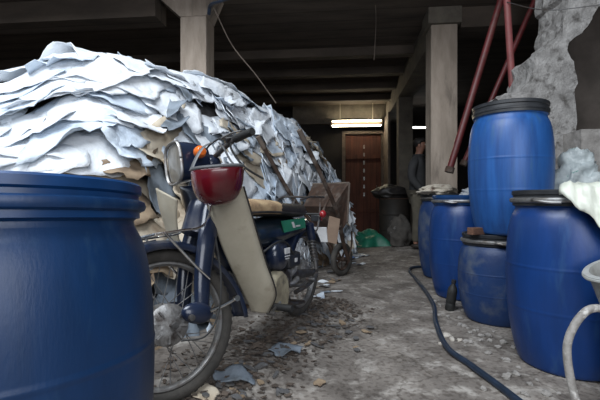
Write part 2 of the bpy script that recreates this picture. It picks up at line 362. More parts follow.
# red wooden door and its frame
door = bbox_obj('door_1', .14, 1.02, 10.2, 10.26, .0, 2.5, M['door_wood'], 'red-brown plank door at the far end under the lit tube')
fr = MB(); fr.box((-.49, -.02, 1.27), (.08, .14, 2.54)); fr.box((.49, -.02, 1.27), (.08, .14, 2.54)); fr.box((0, -.02, 2.56), (1.06, .14, .08))
fr.build('door_frame', M['wood'], door, smooth=False)
hd = MB()
for k in range(7): hd.box((.02, -.05, 1.0 + k * .2), (.035, .03, .09))
hd.build('hasp_strip', M['steel'], door, smooth=False)
dp = MB(); dp.box((0, -.045, .6), (.8, .03, .1)); dp.box((0, -.045, 1.95), (.8, .03, .1)); dp.build('ledge_board', M['door_wood'], door, smooth=False)
hn = MB(); hn.tube([(.33, -.03, 1.05), (.33, -.08, 1.07), (.33, -.08, 1.2), (.33, -.03, 1.22)], .01, 6); hn.build('door_handle', M['steel_dark'], door)
bbox_obj('wall_partition', -5.9, .05, 10.25, 10.35, 0, CZ - .3, M['wallc'], 'dark partition left of the red door')
tag(bbox_obj('trim_14', 1.08, 1.13, 9.2, 10.3, 0, 2.86, M['wood']), 'brown timber post beside the red door', kind='structure')

# fluorescent lights
def lightfix(loc, ln, tubes, m, label):
    t = empty('fluorescent_light', loc, (0, 0, BR)); tag(t, label, 'light')
    MB().box((0, .04, .0), (ln + .08, .05, -.03 + .10 * tubes)).build('housing', M['lamp_dark'], t, bevel=.004, smooth=False)
    for k in range(tubes):
        z = (k - (tubes - 1) / 2) * .12
        MB().tube([(-ln / 2, -.012, z), (ln / 2, -.012, z)], .016, 12, smooth=False).build('tube', m, t)
        e = MB(); 
        for sx in (-1, 1): e.tube([(sx * (ln / 2 - .01), -.012, z), (sx * (ln / 2 + .025), -.012, z)], .02, 10, smooth=False)
        e.build('tube_holder', M['enamel'], t)
lightfix(B(.40, 9.95, 2.75), 1.2, 2, M['tube'], 'double fluorescent tube glowing warm above the red door')
lightfix(B(1.95, 9.95, 2.62), .9, 1, M['tube2'], 'single cool fluorescent tube glowing right of the dark column')
lf = [o_ for o_ in col.objects if o_.name.startswith('fluorescent_light')]
for o_ in lf:
    rr_ = MB()
    for sx in (-.4, .4): rr_.tube([(sx, .04, .02), (sx, .04, CZ - o_.location.z)], .006, 6, smooth=False)
    rr_.build('suspension_rod', M['enamel'], o_)

# broken concrete stair flank at the right
def P3(px, py, d): return V(((px - 300) / 400 * d, d, EYE + (200 - py) / 400 * d))
def chunk(name, outline, d, depth, m, label, seed=1, jag=.02):
    mb = MB(); pts = [P3(x, y, d) for x, y in outline]
    # subdivide the outline and roughen it
    q = []
    for i, p in enumerate(pts):
        b = pts[(i + 1) % len(pts)]; n = max(1, int((b - p).length / .05))
        for k in range(n): q.append(p.lerp(b, k / n))
    q = [p + V((nz(p.x * 9, p.z * 9, seed) * jag * 2, 0, nz(p.x * 9 + 5, p.z * 9, seed) * jag * 2)) for p in q]
    layers = 7; n = len(q); vs = []
    for l in range(layers):
        f = l / (layers - 1)
        for p in q:
            s = V((nz(p.x * 7 + f * 4, p.z * 7, f * 5 + seed), 0, nz(p.x * 7, p.z * 7 + 9, f * 5 + seed))) * jag * 1.5
            vs.append(p + s + V((.1 * f * depth, f * depth, 0)))
    mb.add(vs, [(l * n + k, l * n + (k + 1) % n, (l + 1) * n + (k + 1) % n, (l + 1) * n + k) for l in range(layers - 1) for k in range(n)])
    mb.add([vs[k] for k in range(n)], [tuple(range(n))]); mb.add([vs[(layers - 1) * n + k] for k in range(n)], [tuple(range(n))])
    o = mb.build(name, m, smooth=False); center_origin(o); tag(o, label, kind='structure'); return o
DS = 3.3
chunk('wall_broken', [(496, 100), (507, 92), (524, 92), (533, 80), (537, 58), (548, 42), (562, 36), (566, 16), (565, -30), (640, -60), (640, -26), (600, 8),
                      (583, 30), (568, 50), (572, 62), (576, 84), (578, 140), (582, 302), (545, 302), (548, 130), (520, 118)], DS, .5, M['rough_concrete'],
      'broken grey concrete stair flank rising behind the stacked barrel', 3, .022)
bbox_obj('wall_ledge', 1.83, 3.6, 3.25, 3.5, -.05, 1.40, M['stone'], 'low rough concrete wall behind the plastic bags')
bbox_obj('wall_stair', 2.05, 3.6, 3.95, 4.1, -.05, 3.2, M['soffit'], 'dark brown wall under the broken stair')

# red steel braces
def brace(name, a, b, r, m, label, foot=False):
    a, b = V(a), V(b); t = empty(name, b); tag(t, label, 'pipe')
    MB().tube([(0, 0, 0), a - b], r, 14, smooth=False).build('pipe', m, t)
    dd = (a - b).normalized()
    MB().tube([dd * -.004, dd * .05], r * 1.35, 14, smooth=False).build('end_collar', M['rust'], t)
    return t
brace('brace_pipe', P3(506, -14, 3.75), V((P3(516, 90, 3.75).x, 3.75, 1.35)), .030, M['pink_pipe'], 'faded pinkish red upright pipe behind the stacked barrel')
brace('brace_pipe', P3(505, -14, 4.0), P3(449, 172, 4.0), .033, M['red_pipe'], 'dark red slanting pipe nearest the pale column')
brace('brace_pipe', P3(541, -14, 4.15), P3(463, 165, 4.15), .027, M['red_pipe'], 'dark red slanting pipe crossing behind the upright pink pipe')

# wires
tag(MB().tube([P3(214, 8, 4.4), P3(232, 45, 4.5), P3(256, 75, 4.6), P3(276, 103, 4.75)], .007, 6).build('hanging_cable', M['wood']),
    'thin brown cable slanting from the flared column head to the pile', 'cable')
tag(MB().tube([P3(250, -8, 3.7), P3(222, 1, 3.95), P3(211, 5, 4.2), P3(209, 14, 4.3)], [.012, .012, .02, .02], 8).build('cable_bundle', M['hose_blue']),
    'dark blue-taped cable at the flared column head', 'cable')
tag(MB().tube([P3(434, 2, 5.02), P3(433, 45, 5.02), P3(440, 80, 5.02), P3(446, 106, 5.02)], .005, 6).build('column_wire', M['steel_dark']),
    'thin dark wire hanging down the face of the pale column', 'wire')
tag(MB().tube([P3(375, -3, 4.9), P3(376, 20, 4.9), P3(375, 45, 4.9), P3(374, 60, 4.9)], .004, 6).build('ceiling_wire', M['wood']),
    'short thin wire dangling from the ceiling left of the pale column', 'wire')
tag(MB().tube([P3(507, 2, 3.72), P3(530, 8, 3.5), P3(550, 10, 3.32), P3(575, 8, 3.22), P3(612, 3, 3.1)], .004, 6).build('stair_wire', M['steel_dark']),
    'thin wire strung from the red pipes to the broken concrete', 'wire')

# ---------------------------------------------------------------- barrels
def barrel(x, y, z, r, h, mbody, label, lid='black', ring=True, tilt=(0, 0), handle_a=None, lidmat=None, group='blue plastic barrels', seg=64, ringmat=None):
    t = empty('barrel', (x, y, z), (tilt[0], tilt[1], 0)); tag(t, label, 'barrel', group)
    H = h - .05
    prof = [(0.0001, .012), (.72, .0), (.78, .012), (.80, .03), (.86, .1), (.93, .22), (.975, .35), (.985, .352), (.985, .358), (.98, .36),
            (1.0, .5), (.998, .60), (1.004, .605), (1.004, .612), (.99, .617), (.975, .72), (.94, .82), (.90, .885), (.862, .92), (.84, .94), (.84, .955), (.865, .962), (.865, .975), (.84, .985), (.84, 1.0), (.0001, 1.0)]
    k0 = [(.78, .012), (.81, .035), (.88, .12), (.945, .25), (.978, .36), (.995, .47), (1.0, .56), (.995, .65), (.978, .75), (.945, .84), (.905, .895), (.866, .925), (.845, .942)]
    kp = [V((p_[0], 0, p_[1])) for p_ in k0]; q_ = [(p_.x, p_.z) for p_ in catmull(kp, 5)]
    def crease(z_): return .006 * math.exp(-((z_ - .36) / .006) ** 2) + .007 * math.exp(-((z_ - .61) / .006) ** 2)
    fine = []
    for (a_, z_), (a2_, z2_) in zip(q_[:-1], q_[1:]):
        for f_ in (0, .34, .67): fine.append((a_ + (a2_ - a_) * f_ + crease(z_ + (z2_ - z_) * f_), z_ + (z2_ - z_) * f_))
    prof = [(.0001, .012), (.72, 0)] + fine + [(.84, .955), (.865, .962), (.865, .975), (.84, .985), (.84, 1.0), (.0001, 1.0)]
    MB().lathe([(a * r, b * H) for a, b in prof], seg=seg).build('body', mbody, t, sharp=50)
    lm = lidmat or M['black_plastic']
    rl = r * .885
    lp = [(rl * .97, H - .032), (rl * 1.0, H - .03), (rl * 1.0, H - .012), (rl * 1.02, H - .010), (rl * 1.02, H + .0), (rl * .995, H + .004), (rl * .99, H + .022), (rl * 1.015, H + .027), (rl * 1.015, H + .045), (rl * .995, H + .05), (rl * .93, H + .05), (rl * .91, H + .03), (rl * .5, H + .026), (.0001, H + .026)]
    lo = MB().lathe(lp, seg=seg); 
    lo.build('lid', lm, t, sharp=35)
    if ring:
        rg = MB().torus((0, 0, H - .002), rl * 1.012, .012, seg=64, sub=8, sy=1.15)
        ro = rg.build('clamp_ring', ringmat or M['steel'], t)
    if handle_a is not None:
        a = handle_a
        def cp(ang, rr, zz): return (math.cos(ang) * rr, math.sin(ang) * rr, zz)
        hb = MB().tube([cp(a, rl * 1.03, H - .0), cp(a + .12, rl * 1.10, H - .004), cp(a + .35, rl * 1.10, H - .012), cp(a + .5, rl * 1.06, H - .012)], .009, 8)
        hb.build('clamp_lever', ringmat or M['steel'], t)
    # grip lugs near the top
    return t

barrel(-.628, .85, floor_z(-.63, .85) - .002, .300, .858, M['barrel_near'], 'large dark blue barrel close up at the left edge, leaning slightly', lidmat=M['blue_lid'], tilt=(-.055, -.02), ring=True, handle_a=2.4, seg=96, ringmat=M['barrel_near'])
barrel(1.405, 2.10, floor_z(1.4, 2.1), .29, .91, M['barrel'], 'large blue barrel front right with the cream film over its lid', handle_a=-2.75)
barrel(1.434, 2.90, floor_z(1.43, 2.9), .27, .625, M['barrel_old'], 'short scuffed blue barrel carrying the stacked barrel', handle_a=-2.1)
STZ = floor_z(1.43, 2.9) + .625
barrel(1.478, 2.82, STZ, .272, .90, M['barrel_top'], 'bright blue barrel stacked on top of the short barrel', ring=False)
barrel(1.449, 3.58, floor_z(1.45, 3.58), .28, .90, M['barrel'], 'blue barrel with a loose clamp ring left behind the short barrel', lidmat=M['blue_lid'], handle_a=-2.6)
barrel(1.62, 4.50, floor_z(1.62, 4.5), .28, .93, M['barrel_old'], 'rearmost blue barrel, by the pale column with a rag on its lid')

# rag bundle on the rear barrel
def lump(c, d, seed, rough=.25, seg=28, rings=18, f=2.2, rot=None):
    mb = MB().ell((0, 0, 0), (1, 1, 1), seg=seg, rings=rings)
    out = []
    for p in mb.v:
        n = p.normalized()
        k = 1 + rough * (nz(n.x * f + seed, n.y * f, n.z * f) + .6 * abs(nz(n.x * f * 2.5 + seed, n.y * f * 2.5, n.z * f * 2.5)) * 2 - .3)
        q = V((n.x * d[0] * k, n.y * d[1] * k, n.z * d[2] * k))
        if rot is not None: q = rot @ q
        out.append(V(c) + q)
    mb.v = out; return mb
def lump_obj(name, c, d, seed, m, label, cat, **k):
    mb = lump((0, 0, 0), d, seed, **k)
    zmin = min(p.z for p in mb.v); base = c[2]
    mb.v = [V((p.x, p.y, max(p.z, -d[2] * .75))) for p in mb.v]
    zmin = min(p.z for p in mb.v)
    mb.v = [p - V((0, 0, zmin)) for p in mb.v]
    o = mb.build(name, m, sharp=180, subd=1); o.location = c; tag(o, label, cat); return o
lump_obj('rag', (1.52, 4.42, floor_z(1.62, 4.5) + .905), (.21, .17, .07), 3, M['cloth'], 'crumpled pale rag on the lid of the rearmost barrel', 'rag', rough=.5)
lump_obj('plastic_bag', (1.70, 3.75, .86), (.09, .07, .05), 9, M['grey_film'], 'small grey bag on the barrel beside the pale rag', 'bag', rough=.5).location = (1.55, 3.62, floor_z(1.45, 3.58) + .877)
o = MB().box((0, 0, .028), (.10, .06, .05)).build('brick_piece', M['brick'], bevel=.004, smooth=False)
o.location = (1.222, 2.78, STZ - .005); o.rotation_euler = (0, 0, .3); tag(o, 'brown brick piece wedged on the short barrel beside the stacked barrel', 'brick')

# crumpled film bags to the right, on the concrete ledge
def film(name, cx, cy, z0, w, h, d, seed, m, label, cat='bag', n=26, fold=.05, group=None):
    mb = MB().ell((0, 0, 0), (1, 1, 1), seg=56, rings=60)
    out = []
    for p in mb.v:
        n_ = p.normalized(); a = noise.noise_vector(n_ * 1.7 + V((seed, 0, 0)))
        g_ = V((n_.x * w, n_.y * d, n_.z * h)) * 5
        r1 = 1 - abs(nz(g_.x + seed, g_.y, g_.z)) * 1.1
        r2 = 1 - abs(nz(g_.x * 3.2 + seed, g_.y * 3.2, g_.z * 3.2)) * 1.2
        q = V((n_.x * w, n_.y * d, n_.z * h))
        ex = abs(n_.z) ** 2.2; q.x *= (1 - ex) ** .12 if ex < 1 else 0
        q += n_ * (.11 * r1 + .11 * r2 - .14) + V((a.x * w * .25, a.y * d * .3, a.z * .03))
        out.append(q)
    zm = min(q.z for q in out); zc = zm + h * .25
    out = [V((q.x, q.y, max(q.z, zc) - zc)) for q in out]
    mb.v = out
    o = mb.build(name, m, sharp=180); o.location = (cx, cy, z0); tag(o, label, cat, group); return o
film('plastic_bag', 1.97, 2.86, floor_z(2.06, 2.92), .19, .66, .16, 2.3, M['white_film'], 'tall crumpled clear plastic wrap standing between barrel and low wall')
film('plastic_bag', 2.30, 2.62, floor_z(2.4, 2.8), .28, .60, .2, 6.1, M['grey_film'], 'grey crumpled plastic sheet bundle at the right edge')

# cream film draped over the front right barrel
def drape():
    bx, by, r = 1.405, 2.10, .262; zt = floor_z(1.4, 2.1) + .915
    def fn(a, b):
        # a: angle round the barrel, b: from the lid centre outward then down the side
        ang = -2.27 + a * 2.1
        s = .0 + b * (.275 + .30 * sm(-.02, .36, a) + .05 * nz(a * 6, 1.3))
        if s < r + .004: rr, z = s, zt + .012 + .010 * nz(a * 6, b * 6, 2)
        else:
            dz = s - r - .004; rr = r + .012 + dz * (.38 if dz < .12 else .3) + .012; z = zt - dz * .95
        k = .03 * abs(nz(a * 9, b * 4, 5)) + .02 * abs(nz(a * 20, b * 6, 1))
        rr += abs(k) if s > r else 0; z += abs(k) * .8
        return V((bx + math.cos(ang) * rr, by + math.sin(ang) * rr, z))
    o = MB().grid(fn, 44, 26).build('plastic_sheet', M['sack'], sharp=180, solid=.003); center_origin(o)
    return tag(o, 'cream plastic film draped over the lid of the front right barrel', 'plastic sheet')
drape()

# pale tub hanging in at the right edge, with the bent grey hose below
def tub(): 
    t = empty('plastic_tub', (1.27, 1.56, floor_z(1.27, 1.56))); tag(t, 'pale grey plastic tub on edge at the right border', 'tub')
    mb = MB().lathe([(.0001, 0), (.10, 0), (.105, .01), (.135, .62), (.15, .625), (.15, .64), (.128, .64), (.10, .03), (.0001, .03)], seg=36)
    mb.build('tub_body', M['pale_tub'], t, sharp=40)
    MB().torus((0, 0, .63), .148, .008, seg=36, sub=8).build('tub_rim', M['pale_tub'], t)
    t.location.x = 1.50; t.location.y = 1.58; t.rotation_euler = (0, -.33, 0)
    return t
tub()
gz = lambda x, y: floor_z(x, y)
tag(MB().tube([V((1.2, 1.46, .42)), V((1.1, 1.48, .46)), V((1.035, 1.48, .425)), V((.99, 1.48, .33)), V((.985, 1.46, .22)), V((.99, 1.42, .12)), V((1.0, 1.34, .045)), V((1.08, 1.2, .03)), V((1.3, 1.1, .03))], .0145, 14).build('flexible_hose', M['hose_grey']),
    'scuffed grey hose arching up beside the front right barrel', 'hose')
hp = [(1.66, 5.02), (1.42, 4.98), (1.30, 4.75), (1.24, 4.3), (1.16, 3.7), (1.07, 3.2), (.935, 2.75), (.84, 2.29), (.865, 2.02), (.90, 1.81), (.925, 1.6), (.98, 1.3)]
tag(MB().tube([V((x, y, floor_z(x, y) + .017)) for x, y in hp], .0165, 12, n=10).build('floor_hose', M['hose_blue']),
    'dark blue hose snaking along the floor beside the barrels', 'hose')

def bottle(x, y, rot, m, label, s=1.0, capm=None):
    t = empty('bottle', (x, y, floor_z(x, y) + .034 * s), rot); tag(t, label, 'bottle')
    MB().lathe([(.0001, -.0), (.030, 0), (.033, .01), (.033, .05), (.031, .055), (.033, .06), (.033, .14), (.028, .165), (.013, .19), (.012, .205)], seg=24).xf(lambda p: p * s).build('bottle_body', m, t)
    MB().lathe([(.0001, .20), (.016, .20), (.016, .222), (.0001, .224)], seg=18).xf(lambda p: p * s).build('bottle_cap', capm or M['white_paint'], t)
    return t
bottle(.985, 1.405, (0, PI / 2, -.2), M['clear_blue'], 'blue clear plastic bottle lying left of the grey hose foot', .85)
bottle(1.12, 1.47, (0, PI / 2, .5), M['clear'], 'clear plastic bottle lying behind the grey hose foot', 1.1)
bottle(1.17, 3.13, (.12, .1, 0), M['rubber'], 'small black bottle on the floor between two barrels', 1.1, M['black_plastic']).location.z = floor_z(1.17, 3.13)

# stones and litter along the barrels
def rock(x, y, s, i, label, group, m=None, name='stone', cat='stone'):
    mb = MB().ell((0, 0, 0), (1, 1, 1), seg=9, rings=6)
    out = []
    for p in mb.v:
        k = 1 + .45 * nz(p.x * 1.3 + i * 3.1, p.y * 1.3, p.z * 1.3)
        out.append(V((p.x * s * k, p.y * s * k * .8, max(p.z * s * .6 * k, -s * .3))))
    mb.v = out
    o = mb.build(name, m or M['stone'], smooth=False); o.location = (x, y, floor_z(x, y) + s * .28); o.rotation_euler = (0, 0, i); tag(o, label, cat, group)
    return o
rs = random.Random(5)
cnt = 0
barrels_xy = [(1.405, 2.10, .24), (1.434, 2.9, .24), (1.449, 3.58, .25), (1.62, 4.5, .25), (1.17, 3.13, .07)]
while cnt < 46:
    y = rs.uniform(1.75, 3.6); x = .93 + (y - 1.9) * .12 + rs.gauss(.12, .09); s = rs.uniform(.008, .024)
    if any(math.hypot(x - a, y - b) < c + s for a, b, c in barrels_xy): continue
    hx = min(math.hypot(x - a, y - b) for a, b in [(1.10, 3.44), (.925, 2.75), (.88, 2.5), (.84, 2.29), (.865, 2.02), (.9, 1.81), (1.0, 3.1)])
    if hx < .05: continue
    rock(x, y, s, cnt, 'small grey concrete crumb scattered between the blue hose and the barrels', 'concrete crumbs by the barrels'); cnt += 1
for i, (px, py, s) in enumerate([(447, 337, .03), (452, 341, .022), (441, 345, .018), (460, 342, .02)]):
    Yd = EYE * 400 / (py - 200); X = (px - 300) / 400 * Yd
    rock(X, Yd, s, i + 60, 'pale crumpled litter lump beside the bend of the blue hose', 'pale litter by the hose bend', M['litter'], 'litter_lump', 'litter')

# ---------------------------------------------------------------- far end clutter
def tarp():
    def fn(a, b):
        x = (a - .5) * .72; y = (b - .5) * .6
        e = max(abs(a - .5), abs(b - .5)) * 2
        z = .27 * (1 - e ** 2) * (1 + .6 * nz(a * 3, b * 3, 4)) + .05 * abs(nz(a * 9, b * 9, 2)) * (1 - e * .8)
        k = 1 + .2 * nz(math.atan2(b - .5, a - .5) * 2, 3)
        return V((x * k, y * k, z + .004))
    o = MB().grid(fn, 36, 32).build('green_sheet', M['green_tarp'], sharp=180, solid=.004)
    o.location = (1.27, 7.4, floor_z(1.27, 7.4)); return tag(o, 'crumpled bright green plastic sheet on the floor at the pile end', 'plastic sheet')
tarp()
t = empty('metal_drum', (1.92, 8.3, floor_z(1.9, 8.3))); t.location = (1.78, 7.55, floor_z(1.78, 7.55)); tag(t, 'sooty dark drum with a sack on it before the grimy column', 'drum')
MB().lathe([(.0001, 0), (.27, 0), (.28, .01), (.28, .28), (.29, .29), (.28, .30), (.28, .56), (.29, .57), (.28, .58), (.28, .85), (.285, .86), (.26, .86), (.0001, .85)], seg=36).build('drum_body', M['darkbin'], t)
MB().torus((0, 0, .865), .278, .012, seg=36, sub=8).build('drum_rim', M['rust'], t)
lump_obj('sack', (1.70, 7.5, floor_z(1.78, 7.55) + .865), (.34, .24, .15), 12, M['seat'], 'black bulging sack lying on the sooty drum', 'sack', rough=.3)
lump_obj('sack', (1.95, 6.95, floor_z(1.95, 6.95) - .01), (.2, .18, .3), 15, M['sandbag'], 'dusty grey sack standing on the floor behind the person', 'sack', rough=.35).location = (1.69, 6.75, floor_z(1.69, 6.75))
lump_obj('sack', (0, 0, 0), (.18, .15, .17), 21, M['sandbag'], 'low grey sack on the floor between the drum and the person', 'sack', rough=.35).location = (1.83, 7.05, floor_z(1.83, 7.05))
# blue film at the pile's toe
def bfilm(x, y, s, seed, label, m):
    def fn(a, b):
        k = 1 + .4 * nz(a * 3 + seed, b * 3)
        return V(((a - .5) * s * k, (b - .5) * s * k, .012 + .05 * abs(nz(a * 5 + seed, b * 5)) ))
    o = MB().grid(fn, 16, 16).build('plastic_scrap', m, sharp=180, solid=.003); o.location = (x, y, floor_z(x, y)); o.rotation_euler = (0, 0, seed)
    tag(o, label, 'plastic scrap'); return o
bfilm(.60, 5.75, .30, 1.2, 'blue plastic scrap on the floor at the pile foot behind the barrow wheel', M['blue_film'])
bfilm(.80, 6.1, .36, 2.2, 'pale grey plastic scrap on the floor toward the green sheet', M['grey_film'])
# ---------------------------------------------------------------- hide pile
RIDGE = [(-2.75, 1.9, 1.45), (-2.28, 2.25, 1.52), (-1.98, 2.6, 1.62), (-1.62, 2.95, 1.91), (-1.27, 3.35, 1.97), (-.90, 3.95, 1.98), (-.50, 4.6, 1.92), (-.03, 5.3, 1.80), (.27, 5.8, 1.60), (.56, 6.2, 1.1), (.74, 6.55, .45)]
TOE = [(-2.2, 1.05, -.02), (-1.9, 1.35, -.02), (-1.55, 1.55, -.02), (-1.15, 1.82, -.02), (-.78, 2.18, -.02), (-.46, 2.75, -.02), (-.22, 3.6, -.02), (.02, 4.4, -.02), (.32, 5.25, -.02), (.68, 5.95, -.02), (.90, 6.4, -.02)]
def lerp_line(L_, s):
    s = max(0, min(.99999, s)) * (len(L_) - 1); i = int(s); t = s - i
    P = [V(L_[max(0, i - 1)]), V(L_[i]), V(L_[i + 1]), V(L_[min(len(L_) - 1, i + 2)])]
    return .5 * ((2 * P[1]) + (P[2] - P[0]) * t + (2 * P[0] - 5 * P[1] + 4 * P[2] - P[3]) * t * t + (3 * P[1] - P[0] - 3 * P[2] + P[3]) * t ** 3)
def pile(s, t):
    """t 0 = toe, 1 = crest, >1 = plateau behind the crest"""
    a, b = lerp_line(TOE, s), lerp_line(RIDGE, s)
    hor = V((b.x - a.x, b.y - a.y, 0)); z1 = b.z
    if t <= 1:
        # convex face: steep low, rounding over at the crest
        ang = t * PI / 2
        hx = .80 * t + .20 * (1 - math.cos(ang)); hz = .72 * t + .28 * math.sin(ang)
        p = a + hor * hx; p.z = -.02 + (z1 + .02) * hz
    else:
        e = t - 1
        n = V((-hor.y, hor.x, 0))
        p = a + hor * (1 + .15 * e) ; p += V((-.55, .83, 0)) * (.9 * e); p.z = z1 - .05 * e - .9 * max(0, e - .7) ** 2
    b1 = .11 * nz(p.x * 1.7, p.y * 1.7, p.z * 1.7) + .04 * nz(p.x * 4, p.y * 4, p.z * 4)
    nn = V((hor.y, -hor.x, 0)).normalized() if False else V((-hor.x, -hor.y, .5)).normalized()
    return p + nn * b1
def pframe(s, t):
    e = .01
    d1 = (pile(s + e, t) - pile(s - e, t)) / (2 * e); d2 = (pile(s, t + e) - pile(s, t - e)) / (2 * e)
    n = d1.cross(d2).normalized()
    if n.dot(V((.5, -.6, .6))) < 0: n = -n
    return d1, d2, n
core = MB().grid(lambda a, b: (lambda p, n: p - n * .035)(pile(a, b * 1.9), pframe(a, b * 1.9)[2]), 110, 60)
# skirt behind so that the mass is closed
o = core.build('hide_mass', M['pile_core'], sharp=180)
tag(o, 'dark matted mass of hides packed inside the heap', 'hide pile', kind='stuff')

rh = random.Random(11)
def sheet_pts(s0, t0, w, h, rot, seed, lift, off, fold):
    d1, d2, n0 = pframe(s0, t0)
    l1, l2 = max(d1.length, .3), max(d2.length, .3)
    nu, nv = max(8, int(w / .04)), max(7, int(h / .04))
    nu, nv = min(nu, 22), min(nv, 16)
    ca, sa = math.cos(rot), math.sin(rot); sk = rh.uniform(-.35, .35)
    cut = rh.random(); c1, c2_ = rh.uniform(.5, 1.3), rh.uniform(0, 6.28)
    fd = rh.uniform(0, 6.28); qk = rh.choice([.0, .05, .12, .26]); tp = rh.uniform(-.35, .35); tq = rh.uniform(-.25, .25)
    vs = []
    for i in range(nu):
        for j in range(nv):
            a = i / (nu - 1) * 2 - 1; b = j / (nv - 1) * 2 - 1
            # squircle map with ragged edge
            q = 1 - qk * a * a * b * b
            e = max(abs(a), abs(b)); ang = math.atan2(b, a)
            rag = 1 + e * e * (.26 * nz(math.cos(ang) * 1.6 + seed, math.sin(ang) * 1.6, seed * .3) + .12 * nz(math.cos(ang) * 5 + seed, math.sin(ang) * 5, 3) + .07 * nz(math.cos(ang) * 14 + seed, math.sin(ang) * 14, 8))
            x = a * w / 2 * q * rag; y = b * h / 2 * q * rag; x = x * (1 + tp * b) + sk * y; y = y * (1 + tq * a)
            X = ca * x - sa * y; Y = sa * x + ca * y
            # folds
            k = X * math.cos(fd) + Y * math.sin(fd)
            kk = -X * math.sin(fd) + Y * math.cos(fd)
            wv = fold * (1 - 2.4 * abs(nz(k * 4.5 + seed, kk * 1.5 + seed, 2))) + fold * .5 * nz(X * 9 + seed, Y * 9, 4) + fold * .35 * (1 - 2 * abs(nz(X * 14 + seed, Y * 8, 9)))
            low = max(0, -b) ; hi = max(0, b)
            z = off + lift * (low ** 1.5) - .028 * hi + wv
            curl = .9 * lift * (e ** 3) * nz(math.cos(ang) * 2 + seed * 2, math.sin(ang) * 2, 6)
            z += curl
            P = pile(s0 + X / l1, t0 + Y / l2)
            vs.append(P + n0 * (max(z, -.03)))
    fs = [(i * nv + j, (i + 1) * nv + j, (i + 1) * nv + j + 1, i * nv + j + 1) for i in range(nu - 1) for j in range(nv - 1)]
    return vs, fs

def hide_where(p):
    """words for where a sheet lies, from its place on the heap"""
    px = 300 + p.x / p.y * 400; hz = p.z
    if px < 60: w = 'above the near left barrel'
    elif px < 150: w = 'between the near left barrel and the column'
    elif px < 205: w = 'behind the moped headlight'
    elif px < 262: w = 'behind the red helmet and handlebar'
    elif px < 305: w = 'behind the wheelbarrow handles'
    elif px < 330: w = 'just beyond the wheelbarrow handles'
    else: w = 'at the far end of the heap'
    lv = 'on the crest' if hz > 1.72 else 'high on the face' if hz > 1.3 else 'midway up' if hz > .8 else 'low on the heap' if hz > .3 else 'at the foot'
    return lv, w
placed = []
def add_hide(s0, t0, w, h, rot, mi, lift=.05, off=.02, fold=.02, word=None):
    vs, fs = sheet_pts(s0, t0, w, h, rot, rh.uniform(0, 90), lift, off, fold)
    placed.append((vs, fs, mi, w, h, word))
LEN = len(RIDGE) - 1
def band(s, t):
    """choose the colour of a sheet by where the photo shows tan, grey or dark areas"""
    p = pile(s, t); px = 300 + p.x / max(.5, p.y) * 400; py = 200 - (p.z - EYE) / max(.5, p.y) * 400
    r = rh.random()
    if p.z < .5 and px < 290: return 4 if r < .5 else 3 if r < .85 else 1  # low sheets mostly grey and tan, matching a dark area
    if 60 < px < 200 and 156 < py < 260: return 3 if r < .42 else 2 if r < .85 else 4
    if px < 130 and 120 < py: return 2 if r < .12 else 0 if r < .62 else 4 if r < .82 else 1
    if py < 118: return 0 if r < .78 else 1 if r < .97 else 2
    if px > 300 and py < 150: return 2 if r < .4 else 4 if r < .6 else 1
    return 0 if r < .42 else 1 if r < .72 else 2 if r < .85 else 4 if r < .95 else 3
# under layer in rows from toe to crest, then overlying larger sheets
rows = [0.02, .1, .18, .26, .34, .42, .5, .58, .66, .74, .82, .9, .98, 1.07]
for ri, tr in enumerate(rows):
    s = .06
    while s < 1.0:
        k = s
        near = max(0, 1 - k * 1.25)
        w = rh.uniform(.26, .46) + near * rh.uniform(.1, .42); h = rh.uniform(.2, .32) + near * rh.uniform(.0, .22)
        if tr < .3: w *= .9
        t = tr + rh.uniform(-.06, .06)
        if k > .8: w *= .85; h *= .85
        add_hide(s + rh.uniform(-.01, .01), t, w, h, rh.gauss(-.25, .5 if near > .5 else .85), band(s, t), lift=rh.choice([.015, .025, .04, .09 if k < .45 else .05]), off=.012 + rh.uniform(0, .03), fold=rh.uniform(.006, .022 if k < .5 else .014))
        d1, _, _ = pframe(s, tr)
        s += (w * rh.uniform(.5, .72)) / max(d1.length, .5)
# broad sheets on the upper near face
BIG = [(.255, .98, 1.0, .52, -.25, 0), (.33, .90, .95, .42, -.35, 0), (.30, .82, .8, .36, -.2, 0), (.22, .80, .8, .4, -.1, 1), (.17, .86, .8, .36, .25, 1), (.40, .95, .8, .42, -.3, 0),
       (.47, .92, .6, .45, -.4, 0), (.255, .66, .6, .35, .1, 0), (.33, .68, .55, .34, -.25, 0), (.19, .62, .6, .35, -.2, 1), (.25, .50, .6, .35, .3, 0), (.32, .52, .5, .32, -.3, 0), (.21, .46, .5, .35, -.5, 1), (.28, .58, .55, .3, -.5, 0), (.36, .60, .4, .3, -.7, 1), (.23, .56, .5, .3, .1, 0),
       (.30, .34, .42, .3, .7, 2), (.36, .36, .34, .28, .3, 3), (.37, .26, .42, .3, .9, 2), (.12, .95, .8, .4, .2, 0), (.54, .9, .5, .5, -.9, 0), (.6, .84, .5, .45, -.6, 0),
       (.46, .60, .42, .4, -.5, 0), (.52, .66, .42, .4, .3, 0), (.66, .88, .5, .4, -.5, 1), (.12, .70, .7, .4, -.1, 1), (.43, .74, .55, .32, -.3, 0), (.5, .45, .4, .34, .2, 1)]
for a in BIG: add_hide(*a, lift=rh.uniform(.02, .05), off=.04 + rh.uniform(0, .025), fold=rh.uniform(.006, .014))
# stray small crisp scraps on top
for i in range(34):
    s = rh.uniform(.38, .98); t = rh.uniform(.1, .95)
    add_hide(s, t, rh.uniform(.16, .34), rh.uniform(.12, .26), rh.uniform(-1.5, 1.5), rh.choice([0, 0, 0, 1, 1, 2, 4]), lift=rh.uniform(.03, .09), off=.045 + rh.uniform(0, .03), fold=rh.uniform(.008, .022))
